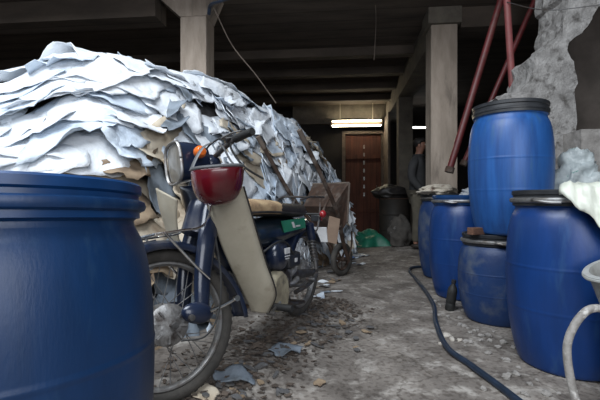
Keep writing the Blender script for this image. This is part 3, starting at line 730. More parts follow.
# the sheets that show largest stay individual, the rest are one mass
def score(pl):
    vs = pl[0]; c = sum(vs, V()) / len(vs)
    if c.y < .6: return 0
    px = 300 + c.x / c.y * 400
    s = pl[3] * pl[4] / (c.y ** 2)
    if px < -30 or px > 360: s *= .02
    if c.y > 99: s *= .5
    return s
placed.sort(key=score, reverse=True)
print('HIDES', len(placed))
NI = 290
seenlab = {}
for k, (vs, fs, mi, w, h, word) in enumerate(placed[:NI]):
    o = MB().add(vs, fs).build('hide', HM[mi], sharp=180, solid=.004, fix=False)
    c = sum(vs, V()) / len(vs)
    lv, wh = hide_where(c)
    size = 'broad' if w * h > .22 else 'small' if w * h < .06 else 'long' if w / h > 1.7 else 'ragged'
    lab = '%s %s hide %s, %s' % (size, HCOL[mi], lv, wh)
    o.data.transform(Matrix.Translation(-c)); o.location = c
    tag(o, lab, 'hide', 'hides in the heap: ' + lab)
if len(placed) > NI:
    for mi in range(5):
        mb = MB()
        for vs, fs, m_, w, h, word in placed[NI:]:
            if m_ == mi: mb.add(vs, fs)
        if mb.v:
            tag(mb.build('hide_scraps', HM[mi], sharp=180, solid=.004, fix=False), 'mass of smaller %s hide scraps filling the heap' % HCOL[mi], 'hide scraps', kind='stuff')

# leather scraps trodden on the floor by the moped
def ground_scrap(x, y, w, h, rot, mi, seed, label, group=None):
    nu, nv = 11, 9; ca, sa = math.cos(rot), math.sin(rot); vs = []
    for i in range(nu):
        for j in range(nv):
            a = i / (nu - 1) * 2 - 1; b = j / (nv - 1) * 2 - 1
            ang = math.atan2(b, a); e = max(abs(a), abs(b))
            rag = (1 - .2 * a * a * b * b) * (1 + e * (.35 * nz(math.cos(ang) * 1.7 + seed, math.sin(ang) * 1.7, 1) + .15 * nz(math.cos(ang) * 6 + seed, math.sin(ang) * 6, 1)))
            X = a * w / 2 * rag; Y = b * h / 2 * rag
            X, Y = ca * X - sa * Y, sa * X + ca * Y
            z = floor_z(x + X, y + Y) - floor_z(x, y) + .008 + abs(nz(X * 8 + seed, Y * 8)) * .05 * min(1, w * 5)
            vs.append(V((X, Y, z)))
    o = MB().add(vs, [(i * nv + j, (i + 1) * nv + j, (i + 1) * nv + j + 1, i * nv + j + 1) for i in range(nu - 1) for j in range(nv - 1)]).build('hide_scrap', HM[mi] if mi < 5 else M['pile_core'], sharp=180, solid=.003)
    o.location = (x, y, floor_z(x, y)); tag(o, label, 'hide scrap', group); return o
ground_scrap(-.30, 1.80, .17, .13, .4, 4, 1.3, 'grey hide scrap flat on the floor right beside the front tyre')
ground_scrap(-.40, 1.64, .13, .09, -.3, 2, 5.2, 'pale cream hide scrap on the floor at the front tyre foot')
ground_scrap(-.08, 2.15, .20, .12, .9, 4, 8.4, 'grey hide scrap on the floor below the leg shield')
rg2 = random.Random(3)
for i in range(64):
    L_ = rg2.uniform(0, 1.5); off = rg2.gauss(.22, .12)
    x = -.54 + .41 * L_ + .91 * off; y = 1.6 + .91 * L_ - .41 * off
    if math.hypot(x + .628, y - .85) < .4: continue
    ground_scrap(x, y, rg2.uniform(.03, .08), rg2.uniform(.015, .045), rg2.uniform(0, 3), rg2.choice([3, 5, 5, 5, 5, 5, 5]), rg2.uniform(0, 50),
                 'small curled hide trimming on the dirty floor alongside the moped', 'trimmings beside the moped')
for i in range(24):
    y = rg2.uniform(3.2, 6.2); x = (-.12 + (y - 3.5) * .29) + .22 + rg2.gauss(.08, .08)
    ground_scrap(x, y, rg2.uniform(.05, .14), rg2.uniform(.04, .1), rg2.uniform(0, 3), rg2.choice([3, 4, 0, 5, 1]), rg2.uniform(0, 50),
                 'hide trimming on the floor around the wheelbarrow wheel', 'trimmings around the wheelbarrow')

# the trodden litter of trimmings and dirt under and beside the moped: nobody could count it
lt = MB(); rl_ = random.Random(8)
for i in range(1100):
    L_ = rl_.uniform(-.1, 1.9); off = rl_.gauss(.10, .17)
    x = -.54 + .41 * L_ + .91 * off; y = 1.6 + .91 * L_ - .41 * off
    if math.hypot(x + .628, y - .85) < .36 or off > .42: continue
    s_ = rl_.uniform(.006, .024); a_ = rl_.uniform(0, 6.28); z_ = floor_z(x, y) + .003 + rl_.uniform(0, .012)
    n_ = rl_.randint(4, 6); tx, ty = rl_.uniform(-.3, .3), rl_.uniform(-.3, .3)
    ring = []
    for k in range(n_):
        r_ = s_ * rl_.uniform(.5, 1.2); q_ = a_ + 6.283 * k / n_
        ring.append(V((x + math.cos(q_) * r_, y + math.sin(q_) * r_ * .7, max(z_ + math.cos(q_) * r_ * tx + math.sin(q_) * r_ * ty, floor_z(x, y) + .001))))
    lt.add(ring, [tuple(range(n_))])
tag(lt.build('trampled_litter', M['dirt_bits'], smooth=False, solid=.003, fix=False), 'trampled brown trimmings and dirt under the moped', 'litter', kind='stuff')
# ---------------------------------------------------------------- moped (faces the camera, front wheel steered to its right)
fdir = V((-.41, -.91, 0)).normalized()
mid = V((-.27, 2.2, .062))
mp = empty('moped', mid, (0, 0, math.atan2(fdir.y, fdir.x)))
tag(mp, 'old navy moped with cream leg shields parked against the hide pile', 'moped')
HB = V((.658, 0, .30)); AX = V((-.30, 0, .69)).normalized(); SR = Matrix.Rotation(-math.radians(27), 3, AX)
def S(p): return HB + SR @ (V(p) - HB)
def SB(mb): return mb.xf(S)
RY = Matrix.Rotation(PI / 2, 3, 'X')      # turns a z-axis ring into a wheel in the xz plane
def wheel(c, steer, name='wheel'):
    c = V(c); f = (lambda mb: SB(mb)) if steer else (lambda mb: mb)
    w = f(MB().torus(c, .274, .0275, RY, seg=72, sub=14)).build(name, M['tyre'], mp)
    tr = MB()
    for k in range(60):
        a = 2 * PI * k / 60
        for sg in (-1, 1):
            d = V((math.cos(a), 0, math.sin(a)))
            tr.box(c + d * .2985 + V((0, sg * .009, 0)), (.014, .014, .004), Matrix(((d.z, 0, d.x), (0, 1, 0), (-d.x, 0, d.z))))
    f(tr).build('tread', M['tyre'], w, smooth=False)
    f(MB().torus(c, .243, .012, RY, seg=72, sub=10, sy=1.6)).build('rim', M['steel'], w)
    f(MB().lathe([(.0001, -.062), (.03, -.062), (.072, -.05), (.082, -.04), (.082, .0), (.082, .04), (.072, .05), (.03, .066), (.0001, .066)], c, 36, RY)).build('hub', M['alu'], w, sharp=30)
    sp = MB()
    for k in range(32):
        a = 2 * PI * k / 32; s = 1 if k % 2 else -1; b = a + (.42 if (k // 2) % 2 else -.42)
        sp.tube([c + V((math.cos(a) * .078, s * .03, math.sin(a) * .078)), c + V((math.cos(b) * .238, 0, math.sin(b) * .238))], .0019, 5, smooth=False)
    f(sp).build('spokes', M['steel'], w)
    bp = MB().torus(c + V((0, .045, 0)), .05, .006, RY, seg=28, sub=6)
    for k in range(8):
        a = 2 * PI * k / 8 + .2; bp.box(c + V((math.cos(a) * .055, .055, math.sin(a) * .055)), (.03, .012, .008), roty(-a))
    f(bp).build('brake_plate', M['alu'], w)
    ax = MB().tube([c + V((0, -.11, 0)), c + V((0, .11, 0))], .008, 8, smooth=False).tube([c + V((0, .095, 0)), c + V((0, .108, 0))], .014, 6, smooth=False)
    f(ax).build('axle', M['steel_dark'], w)
    return w
wheel(HB, True); wheel((-.658, 0, .30), False)

# fork: two pressed blades, link covers, crown shroud
def blade(sg):
    pts = [(.535, sg * .085, .33), (.515, sg * .085, .46), (.475, sg * .08, .60), (.425, sg * .055, .72), (.385, sg * .03, .82)]
    return SB(MB().tube(pts, [.03, .037, .042, .045, .042], 14, flat=(1.0, .62)))
for sg in (-1, 1):
    blade(sg).build('fork_blade', M['navy'], mp)
    lc = MB().ell((.565, sg * .105, .328), (.068, .026, .042), roty(-.25), 20, 12)
    lk = SB(lc).build('link_cover', M['navy'], mp)
    SB(MB().lathe([(.0001, 0), (.012, 0), (.014, .006), (.012, .016), (.0001, .017)], (.60, sg * .118, .318), 14, Matrix.Rotation(-sg * PI / 2, 3, 'X'))).build('link_bolt', M['steel_dark'], lk)
sh = SB(MB().tube([(.475, 0, .64), (.43, 0, .74), (.395, 0, .82), (.375, 0, .87), (.352, 0, .93)], [.066, .068, .062, .05, .042], 20, flat=(1.1, .95))).build('fork_shroud', M['navy'], mp)
# brake torque arm (chrome lever)
SB(MB().tube([(.52, .125, .325), (.46, .128, .335), (.395, .128, .352)], [.0075, .007, .008], 8).lathe([(.0001, -.01), (.013, -.01), (.013, .01), (.0001, .01)], (.395, .128, .352), 12, RY)).build('brake_arm', M['chrome'], mp)
SB(MB().tube([(.44, .10, .62), (.455, .13, .45), (.49, .135, .31), (.55, .12, .235), (.63, .075, .235)], .004, 6)).build('brake_cable', M['rubber'], mp)
# front mudguard
def guard(c, R, w, a0, a1, n=44, dip=.02, flare=0.0):
    c = V(c)
    def fn(u, v):
        a = a0 + (a1 - a0) * u; k = v * 2 - 1
        rr = R - dip * abs(k) ** 2.5 - (.018 if abs(k) > .98 else 0) + flare * max(0, u - .7) ** 1.5
        return c + V((math.cos(a) * rr, k * w / 2, math.sin(a) * rr))
    return MB().grid(fn, n, 15)
g = SB(guard(HB, .335, .125, math.radians(28), math.radians(188), flare=.22)).build('front_mudguard', M['navy'], mp, solid=.003)
SB(MB().tube([HB + V((math.cos(a) * .338, 0, math.sin(a) * .338)) for a in [math.radians(x) for x in (30, 50, 70, 90)]], .005, 6)).build('mudguard_crease', M['navy'], g)
# chrome front carrier loop and stays
ld = [(.70, .11, .655), (.60, .11, .66), (.50, .11, .67), (.455, .115, .74), (.43, .12, .86), (.41, .12, .93)]
c1 = MB().tube(ld, .0055, 8)
c1.tube([(x, -y, z) for x, y, z in ld], .0055, 8)
c1.tube([(.70, .11, .655), (.725, 0, .655), (.70, -.11, .655)], .0055, 8)
c1.tube([(.60, .11, .66), (.60, -.11, .66)], .0045, 8, smooth=False)
c1.tube([(.66, .11, .655), (.56, .118, .52), (.50, .12, .45)], .0055, 8)
c1.tube([(.66, -.11, .655), (.56, -.118, .52), (.50, -.12, .45)], .0055, 8)
SB(c1).build('front_carrier', M['chrome'], mp)
# headlight
hl = MB()
def hfn(u, v):
    a = 2 * PI * u; k = v
    ex = .36
    cx, sz_ = math.cos(a), math.sin(a)
    q = (abs(cx) ** 3.2 + abs(sz_) ** 3.2) ** (-1 / 3.2)
    w_ = .080 * (1 - .28 * k ** 2); h_ = .090 * (1 - .34 * k ** 2)
    return V((.535 - .14 * k, cx * q * w_, .965 + .012 * k + sz_ * q * h_))
hl.grid(hfn, 41, 10)
hl.add([V((.415, math.cos(2 * PI * k / 24) * .05, .977 + math.sin(2 * PI * k / 24) * .05)) for k in range(24)], [tuple(range(24))])
hb = SB(hl).build('headlight', M['navy'], mp, sharp=60)
SB(MB().grid(lambda u, v: (lambda p: V((p.x + .004 + .010 * math.sin(v * PI), .965 * 0 + p.y * (1.06 - .10 * v), .965 + (p.z - .965) * (1.06 - .10 * v))))(hfn(u, 0)), 41, 5)).build('bezel', M['steel'], hb, solid=.004)
lens = MB()
def lfn(u, v):
    p = hfn(u, 0); return V((.536 + .016 * (1 - v * v), p.y * v * .96, .965 + (p.z - .965) * v * .96))
SB(lens.grid(lfn, 41, 8)).build('lens', M['lamp_glass'], hb)
for sg in (-1, 1):
    i_ = SB(MB().tube([(.47, sg * .06, .985), (.47, sg * .10, .987)], .012, 10, smooth=False)).build('indicator_stem', M['rubber'], mp)
    SB(MB().lathe([(.0001, 0), (.022, 0), (.027, .012), (.027, .03), (.018, .042), (.0001, .045)], (.47, sg * .092, .988), 20, Matrix.Rotation(-sg * PI / 2, 3, 'X'))).build('indicator_lens', M['amber'], i_)
# handlebar, grips, levers, cables
top = V((.352, 0, .975))
hbar = [(.32, .285, 1.03), (.335, .20, 1.03), (.352, .12, 1.01), (.36, 0, .985), (.352, -.12, 1.01), (.335, -.20, 1.045), (.32, -.285, 1.055)]
hbo = SB(MB().tube(hbar, .0115, 12)).build('handlebar', M['steel_dark'], mp)
SB(MB().ell((.37, 0, .96), (.055, .06, .05), None, 18, 12)).build('handlebar_cover', M['navy'], mp)
for sg in (-1, 1):
    SB(MB().tube([(.3195, sg * .305, 1.03), (.328, sg * .24, 1.031), (.335, sg * .19, 1.03)], [.0165, .0175, .018], 14)).build('grip', M['rubber'], hbo)
    SB(MB().tube([(.345, sg * .17, 1.04), (.395, sg * .185, 1.03), (.385, sg * .25, 1.035), (.37, sg * .30, 1.03)], [.008, .008, .006, .006], 8, flat=(.6, 1.2))).build('brake_lever', M['steel'], hbo)
    SB(MB().tube([(.338, sg * .175, 1.042), (.342, sg * .15, 1.03)], .02, 12, smooth=False)).build('switch_block', M['black_plastic'], hbo)
    SB(MB().tube([(.37, sg * .22, 1.045), (.41, sg * .15, 1.03), (.42, sg * .08, 1.01), (.42, sg * .03, .95)], .0042, 6)).build('control_cable', M['rubber'], hbo)
SB(MB().tube([(.34, .16, 1.03), (.36, .19, .98), (.33, .22, .90), (.25, .24, .84)], .005, 6)).build('control_cable', M['rubber'], hbo)
# tunnel, main frame
MB().tube([(.36, 0, .93), (.33, 0, .80), (.27, 0, .62), (.18, 0, .50), (.05, 0, .47), (-.12, 0, .53), (-.30, 0, .60), (-.5, 0, .62)], [.045, .055, .065, .07, .06, .055, .06, .05], 18, flat=(1, .8)).build('frame_tube', M['navy'], mp)
# leg shields
def shield(sg):
    inner = catmull([(.50, .075, .80), (.475, .10, .70), (.425, .12, .57), (.345, .13, .44), (.245, .13, .31), (.20, .125, .25)], 6)
    outer = catmull([(.472, .235, .855), (.43, .245, .75), (.355, .25, .60), (.29, .25, .49), (.215, .255, .35), (.185, .20, .245)], 6)
    n = len(inner)
    def fn(u, v):
        i = u * (n - 1); k = min(int(i), n - 2); f = i - k
        a = inner[k].lerp(inner[k + 1], f); b = outer[k].lerp(outer[k + 1], f)
        p = a.lerp(b, v); bow = math.sin(v * PI) * .022
        p = p + V((bow, 0, bow * .4)); 
        e = max(0, (v - .86) / .14); p.x -= e * e * .022
        return V((p.x, p.y * sg, p.z))
    mb = MB().grid(fn, n * 2, 14)
    o = mb.build('leg_shield', M['cream_plastic'], mp, solid=.006)
    MB().tube([V((p.x - .022, p.y * sg + .002 * sg, p.z)) for p in outer[::3]], .0045, 8).build('shield_edge', M['seat'], o)
    return o
shield(1); shield(-1)
MB().grid(lambda u, v: V((.45 + .05 * math.cos((v - .5) * 2.6) - u * .07, (v - .5) * .19, .86 - u * .2)), 8, 14).build('shield_centre', M['navy'], mp, solid=.004)
# engine
en = MB().box((-.06, .0, .33), (.28, .18, .18)).build('engine_block', M['alu'], mp, bevel=.02)
MB().lathe([(.0001, .0), (.075, .0), (.086, .02), (.086, .05), (.074, .07), (.05, .08), (.0001, .084)], (-.085, .085, .49), 30, Matrix.Rotation(-PI / 2, 3, 'X')).build('side_cover', M['navy'], mp, sharp=50)
lb = MB()
for k in range(5): lb.box((-.085 - k * .0125, .169, .515), (.009, .006, .032))
lb.box((-.11, .169, .486), (.06, .006, .006)); lb.box((-.11, .169, .472), (.042, .006, .005))
lb.build('white_marking', M['white_paint'], mp, smooth=False)
cyl = MB()
for k in range(9): cyl.lathe([(.03, 0), (.06, 0), (.06, .005), (.03, .005)], (.13 + k * .016, 0, .36 + k * .004), 20, roty(PI / 2 - .2))
cyl.lathe([(.0001, -.02), (.036, -.02), (.036, .15), (.0001, .15)], (.12, 0, .36), 20, roty(PI / 2 - .2))
cyl.build('cylinder', M['alu'], mp)
MB().prism([(-.13, .20), (-.02, .19), (.05, .24), (.055, .33), (.02, .40), (-.06, .415), (-.13, .37), (-.155, .28)], (0, .095, 0), (1, 0, 0), (0, 0, 1), (0, 1, 0), .075).build('clutch_cover', M['cream_dirty'], mp, bevel=.02, sharp=50)
MB().ell((.125, .16, .40), (.03, .022, .026)).build('carburettor_cap', M['white_paint'], mp)
for k_, (p_, q_, r_) in enumerate([((-.15, .10, .36), (-.30, .12, .38), .022), ((-.16, .11, .30), (-.33, .13, .32), .018), ((-.30, .13, .24), (-.62, .14, .30), .014)]):
    MB().tube([p_, ((p_[0] + q_[0]) / 2, p_[1] + .02, (p_[2] + q_[2]) / 2 - .01), q_], r_, 12).build('engine_pipe', M['alu'] if k_ < 2 else M['steel_dark'], mp)
MB().lathe([(.0001, 0), (.045, 0), (.05, .008), (.05, .03), (.03, .04), (.0001, .042)], (-.20, .10, .345), 24, Matrix.Rotation(-PI / 2, 3, 'X')).build('sprocket_cover', M['alu'], mp, sharp=40)
MB().tube([(.10, .12, .52), (.0, .16, .57), (-.14, .15, .555), (-.26, .14, .47)], .006, 6).build('wiring', M['rubber'], mp)
bb = MB().box((-.27, .10, .44), (.16, .09, .085)).build('battery_box', M['black_plastic'], mp, bevel=.012)
MB().box((-.275, .147, .44), (.03, .004, .022)).build('box_label', M['white_paint'], bb, smooth=False)
# tank and side panels under the saddle
def tank(u, v):
    a = 2 * PI * v
    x = .31 - u * .95
    prof = math.sin(min(1, u * 3.4) * PI / 2) ** .6 * (1 - .42 * max(0, u - .55) / .45)
    cy = math.cos(a); sz_ = math.sin(a); q = (abs(cy) ** 2.6 + abs(sz_) ** 2.6) ** (-1 / 2.6)
    return V((x, cy * q * .125 * prof, .612 + .02 * u + sz_ * q * .075 * prof * (1 if sz_ > 0 else 1.15)))
tk = MB().grid(tank, 26, 30).build('tank', M['dark_teal'], mp, sharp=180)
MB().prism([(-.15, .612), (-.45, .622), (-.43, .685), (-.11, .680)], (0, .128, 0), (1, 0, 0), (0, 0, 1), (0, 1, 0), .006).build('badge', M['green_badge'], tk, smooth=False)
MB().prism([(-.26, .632), (-.29, .632), (-.265, .668), (-.235, .668)], (0, .1345, 0), (1, 0, 0), (0, 0, 1), (0, 1, 0), .002).prism([(-.30, .636), (-.36, .636), (-.36, .645), (-.295, .645)], (0, .1345, 0), (1, 0, 0), (0, 0, 1), (0, 1, 0), .002).build('badge_mark', M['white_paint'], tk, smooth=False)
# saddle
def seatfn(u, v):
    a = 2 * PI * v; x = .345 - u * .86
    w = .075 + .055 * sm(0, .5, u); e = (1 - max(0, 1 - u / .06) ** 2 * .5) * (1 - max(0, (u - .94) / .06) ** 2 * .5)
    cy = math.cos(a); sz_ = math.sin(a); q = (abs(cy) ** 3 + abs(sz_) ** 3) ** (-1 / 3)
    return V((x, cy * q * w * e, .742 + .012 * math.sin(u * 5) + sz_ * q * .046 * e))
st = MB().grid(seatfn, 34, 28); n_ = 28
st.add([seatfn(0, k / 27) for k in range(28)], [tuple(range(28))]); st.add([seatfn(1, k / 27) for k in range(28)], [tuple(range(28))])
so = st.build('saddle', M['seat'], mp, sharp=60)
MB().grid(lambda u, v: (lambda p: V((p.x, p.y * 1.03, .745 + (p.z - .745) * 1.09)))(seatfn(.14 + u * .40 + .03 * nz(v * 9, 3), -.09 + v * .46)), 16, 18).build('bare_patch', M['seat_tan'], so, sharp=180)
MB().tube([seatfn(k / 12, .97) + V((0, .003, -.01)) for k in range(13)], .006, 6).build('seat_piping', M['seat'], so)
# rear end
MB().tube([(-.18, .09, .36), (-.42, .105, .33), (-.66, .105, .30)], [.03, .024, .02], 10, flat=(1.2, .6)).build('chain_case', M['steel_dark'], mp)
MB().tube([(-.18, -.09, .36), (-.66, -.10, .30)], .018, 10, smooth=False).build('swing_arm', M['navy'], mp)
for sg in (-1, 1):
    sx = MB().tube([(-.56, sg * .115, .62), (-.645, sg * .125, .33)], .012, 10, smooth=False)
    s_ = sx.build('shock_absorber', M['steel'], mp)
    cp = []
    for k in range(90):
        f = k / 89; a = f * 2 * PI * 9
        c = V((-.575, sg * .117, .57)).lerp(V((-.635, sg * .124, .38)), f); cp.append(c + V((math.cos(a) * .024, math.sin(a) * .024, 0)))
    MB().tube(cp, .004, 5, smooth=False).build('spring', M['steel_dark'], s_)
    MB().tube([(-.555, sg * .115, .64), (-.585, sg * .118, .54)], .028, 14, smooth=False).build('shock_cover', M['navy'], s_)
guard((-.658, 0, .30), .335, .13, math.radians(-8), math.radians(150), dip=.03).xf(lambda p: V((p.x, p.y, p.z))).build('rear_mudguard', M['navy'], mp, solid=.003)
rk = MB()
for sg in (-1, 1):
    rk.tube([(-.48, sg * .085, .80), (-.62, sg * .10, .82), (-.86, sg * .10, .82), (-.90, sg * .06, .82)], .007, 8)
    rk.tube([(-.80, sg * .10, .82), (-.70, sg * .12, .62), (-.60, sg * .12, .56)], .006, 8)
rk.tube([(-.90, .06, .82), (-.905, 0, .82), (-.90, -.06, .82)], .007, 8)
for x in (-.60, -.68, -.76, -.84): rk.tube([(x, .10, .82), (x, -.10, .82)], .005, 6, smooth=False)
rk.build('rear_carrier', M['steel_dark'], mp)
tl = MB().box((-.96, .0, .66), (.05, .07, .05)).build('tail_lamp_base', M['black_plastic'], mp, bevel=.006)
MB().box((-.985, 0, .665), (.035, .075, .06)).build('tail_lamp', M['red_lens'], tl, bevel=.01)
ri = MB().tube([(-.70, .0, .70), (-.70, .14, .70)], .008, 8, smooth=False).build('rear_indicator_stem', M['rubber'], mp)
MB().ell((-.70, .155, .70), (.028, .024, .028)).build('rear_indicator', M['red_lens'], ri)
MB().box((-1.0, 0, .53), (.012, .15, .12), roty(.25)).build('number_plate', M['white_paint'], mp, bevel=.002, smooth=False)
# pegs, stand, pedal, exhaust
fp = MB().tube([(.04, .08, .235), (.04, .26, .24)], .010, 10, smooth=False).build('foot_peg', M['steel_dark'], mp)
MB().tube([(.04, .16, .24), (.04, .27, .24)], .019, 12, smooth=False).build('peg_rubber', M['rubber'], fp)
MB().tube([(-.20, .135, .30), (-.30, .165, .285), (-.42, .165, .30)], [.009, .008, .008], 8).tube([(-.42, .15, .30), (-.42, .21, .30)], .013, 10, smooth=False).build('kick_pedal', M['steel_dark'], mp)
MB().tube([(-.02, .17, .25), (.10, .19, .235), (.14, .20, .235)], .007, 8).tube([(.14, .18, .235), (.14, .225, .235)], .011, 8, smooth=False).build('gear_pedal', M['steel'], mp)
cs = MB()
for sg in (-1, 1): cs.tube([(-.14, sg * .08, .24), (-.30, sg * .11, .17), (-.44, sg * .125, .15)], .011, 8); 
cs.tube([(-.14, -.08, .24), (-.14, .08, .24)], .011, 8, smooth=False); cs.tube([(-.44, -.13, .15), (-.44, .13, .15)], .009, 8, smooth=False)
cs.build('centre_stand', M['steel_dark'], mp)
MB().tube([(.22, -.04, .32), (.18, -.12, .22), (0, -.13, .20), (-.30, -.14, .22), (-.85, -.15, .25)], [.014, .014, .02, .036, .036], 12).build('exhaust', M['chrome'], mp)

# helmet hung upside down from the left grip side
def helmet():
    c = V((-.325, 1.585, .985))
    t = empty('helmet', c - V((0, 0, .145)), (0, 0, .15)); tag(t, 'dark red helmet hung upside down under the moped handlebar', 'helmet')
    def fn(u, v):
        a = 2 * PI * u; q = (abs(math.cos(a)) ** 2.6 + abs(math.sin(a)) ** 2.6) ** (-1 / 2.6)
        r = max(1e-4, min(1, v * 1.0)); ang = v * PI / 2
        rr = math.sin(ang) ** .72
        z = .145 - .145 * math.cos(ang) ** .8
        if v >= .999: rr, z = 1, .145
        return V((math.cos(a) * q * rr * .100, math.sin(a) * q * rr * .112, z + .010 * math.cos(a) * v))
    MB().grid(fn, 49, 22).build('shell', M['red_shell'], t, sharp=180, solid=.006)
    MB().grid(lambda u, v: (lambda p: V((p.x * .88, p.y * .88, p.z * .86 + .02)))(fn(u, v)), 40, 16).build('liner', M['foam_dark'], t, sharp=180)
    pts = [fn(k / 40, 1) + V((0, 0, 0)) for k in range(41)]
    MB().tube(pts, .0068, 8, smooth=False).build('edge_trim', M['grey_trim'], t)
    MB().tube([(-.105, .0, .135), (-.085, .02, .19), (-.06, .05, .235), (-.03, .09, .26)], .009, 8, flat=(.35, 1.2)).build('strap', M['grey_trim'], t)
    MB().tube([(.09, .03, .14), (.05, .05, .18), (.02, .075, .235), (.0, .09, .26)], .008, 8, flat=(.35, 1.2)).build('strap', M['grey_trim'], t)
helmet()

# ---------------------------------------------------------------- wheelbarrow stood on its nose against the pile
hubp = V((.475, 4.55, .0)); hubp.z = floor_z(.475, 4.55) + .19
e1 = V((-.715, -.80, 1.37)).normalized()
e2 = V((.745, -.666, .0)); e2 = (e2 - e1 * e2.dot(e1)).normalized()
e3 = e1.cross(e2); 
if e3.x < 0: e3 = -e3
wb = empty('wheelbarrow', (hubp.x, hubp.y, floor_z(.475, 4.55))); tag(wb, 'rusty wheelbarrow tipped up on its wheel with handles against the pile', 'wheelbarrow')
o0 = V((0, 0, .19))
def Q(a, b, c): return o0 + e1 * a + e2 * b + e3 * c
Rw = Matrix((e1, e3, e2)).transposed()   # columns: e1, e3, e2 -> ring plane spanned by e1,e3, axis e2
wt = MB().torus(o0, .158, .032, Rw, seg=48, sub=12).build('wheel', M['tyre'], wb)
MB().torus(o0, .118, .010, Rw, seg=40, sub=8, sy=2).build('rim', M['rust'], wt)
MB().lathe([(.0001, -.05), (.025, -.05), (.025, .05), (.0001, .05)], o0, 16, Rw).build('hub', M['rust'], wt)
sp = MB()
for k in range(5):
    a = 2 * PI * k / 5; d = e1 * math.cos(a) + e3 * math.sin(a)
    sp.tube([o0 + d * .02, o0 + d * .118], .011, 6, smooth=False, flat=(.5, 1.3))
sp.build('spokes', M['rust'], wt)
MB().tube([Q(0, -.10, 0), Q(0, .10, 0)], .011, 8, smooth=False).build('axle', M['rust'], wb)
for sg in (-1, 1):
    MB().tube([Q(-.02, sg * .085, 0), Q(.28, sg * .12, .03), Q(.62, sg * .22, .02), Q(1.0, sg * .27, 0), Q(1.62, sg * .275, -.01)], .022, 10).build('rail', M['rust'], wb)
    MB().tube([Q(1.52, sg * .275, -.01), Q(1.66, sg * .275, -.01)], .026, 10, smooth=False).build('grip', M['wood'], wb)
    MB().tube([Q(.86, sg * .22, 0), Q(.84, sg * .24, -.16), Q(.78, sg * .24, -.30), Q(.62, sg * .24, -.30), Q(.5, sg * .20, 0)], .012, 8).build('stand_leg', M['rust'], wb)
    MB().tube([Q(0.0, sg * .095, 0), Q(.10, sg * .10, .14), Q(.24, sg * .12, .22)], .010, 8).build('nose_brace', M['rust'], wb)
tray = MB()
b0 = [Q(.42, -.17, .035), Q(.42, .17, .035), Q(.74, .20, .035), Q(.74, -.20, .035)]
t0_ = [Q(.46, -.21, .12), Q(.46, .21, .12), Q(.80, .25, .36), Q(.80, -.25, .36)]
tray.add(b0 + t0_, [(0, 1, 2, 3), (0, 1, 5, 4), (1, 2, 6, 5), (2, 3, 7, 6), (3, 0, 4, 7)])
to = tray.build('tray', M['rust'], wb, smooth=False, solid=.004)
MB().tube([t0_[0], t0_[1]], .011, 8, smooth=False).tube([t0_[1], t0_[2]], .011, 8, smooth=False).tube([t0_[2], t0_[3]], .011, 8, smooth=False).tube([t0_[3], t0_[0]], .011, 8, smooth=False).build('tray_rim', M['wood'], to)
# cardboard leaning on it
cb = MB().box((0, 0, .13), (.12, .012, .26)).build('board_piece', M['cardboard'], bevel=.002, smooth=False)
cb.location = P3(331, 243, 3.85); cb.rotation_euler = (-.25, .28, .35); tag(cb, 'brown board piece propped against the wheelbarrow nose', 'board')
# ---------------------------------------------------------------- person
def skin_mesh(name, verts, edges, radii, m, parent, root=0, sub=2, smooth=True):
    me = bpy.data.meshes.new(name); me.from_pydata([tuple(v) for v in verts], edges, [])
    o = bpy.data.objects.new(name, me); col.objects.link(o); o.parent = parent
    md = o.modifiers.new('skin', 'SKIN'); md.use_smooth_shade = True
    for i, r in enumerate(radii):
        sv = me.skin_vertices[0].data[i]; sv.radius = r if isinstance(r, tuple) else (r, r); sv.use_root = (i == root)
    sb = o.modifiers.new('sub', 'SUBSURF'); sb.levels = sub; sb.render_levels = sub
    me.materials.append(m); return o
PX, PY = 1.87, 6.35
PZ = floor_z(PX, PY)
pr = empty('person', (PX, PY, PZ), (0, 0, math.radians(-28))); tag(pr, 'person in dark grey jacket and khaki trousers standing beside the pale column', 'person')
# local: x forward (towards the right of the picture), y to the person's left, z up; height 1.74
body = {'v': [], 'e': [], 'r': []}
def chain(D, pts, rad, start=None):
    prev = start
    for p, r in zip(pts, rad):
        D['v'].append(p); D['r'].append(r); i = len(D['v']) - 1
        if prev is not None: D['e'].append((prev, i))
        prev = i
    return prev
bd = body
pel = chain(bd, [(0, 0, .95)], [(.13, .16)])
sp3 = chain(bd, [(.01, 0, 1.08), (.01, 0, 1.22), (0, 0, 1.36), (0, 0, 1.44)], [(.11, .14), (.12, .155), (.11, .15), (.07, .07)], pel)
hd_ = chain(bd, [(.02, 0, 1.50), (.04, 0, 1.56), (.05, 0, 1.64), (.045, 0, 1.70)], [(.052, .052), (.07, .068), (.095, .078), (.06, .055)], sp3)
arms = {}
for sg in (-1, 1):
    sh_i = 3
    fx = .10 if sg < 0 else .04
    e = chain(bd, [(0, sg * .15, 1.40), (-.03, sg * .21, 1.33), (-.05, sg * .235, 1.10), (fx + .04, sg * .23, .88), (fx + .07, sg * .225, .82)], [.055, .052, .042, .028, .03], sh_i)
    arms[sg] = e
    l = chain(bd, [(0, sg * .09, .88), (.01 * sg + .02, sg * .10, .50), (-.01, sg * .105, .10), (.0, sg * .11, .045), (.10, sg * .125, .03), (.17, sg * .13, .025)], [.085, .06, .042, .04, .036, .026], pel)
    hx = fx + .07
    for k in range(4):
        yy = sg * (.225) + (k - 1.5) * .004; x0 = hx - .028 + k * .019
        L_ = [.07, .08, .078, .06][k]
        chain(bd, [(x0, yy, .80), (x0 + .008, yy - sg * .005, .80 - L_ * .55), (x0 + .004, yy - sg * .018, .80 - L_)], [.0095, .0085, .0075], e)
    chain(bd, [(hx + .035, yy - sg * .01, .80), (hx + .05, yy - sg * .02, .765)], [.011, .009], e)
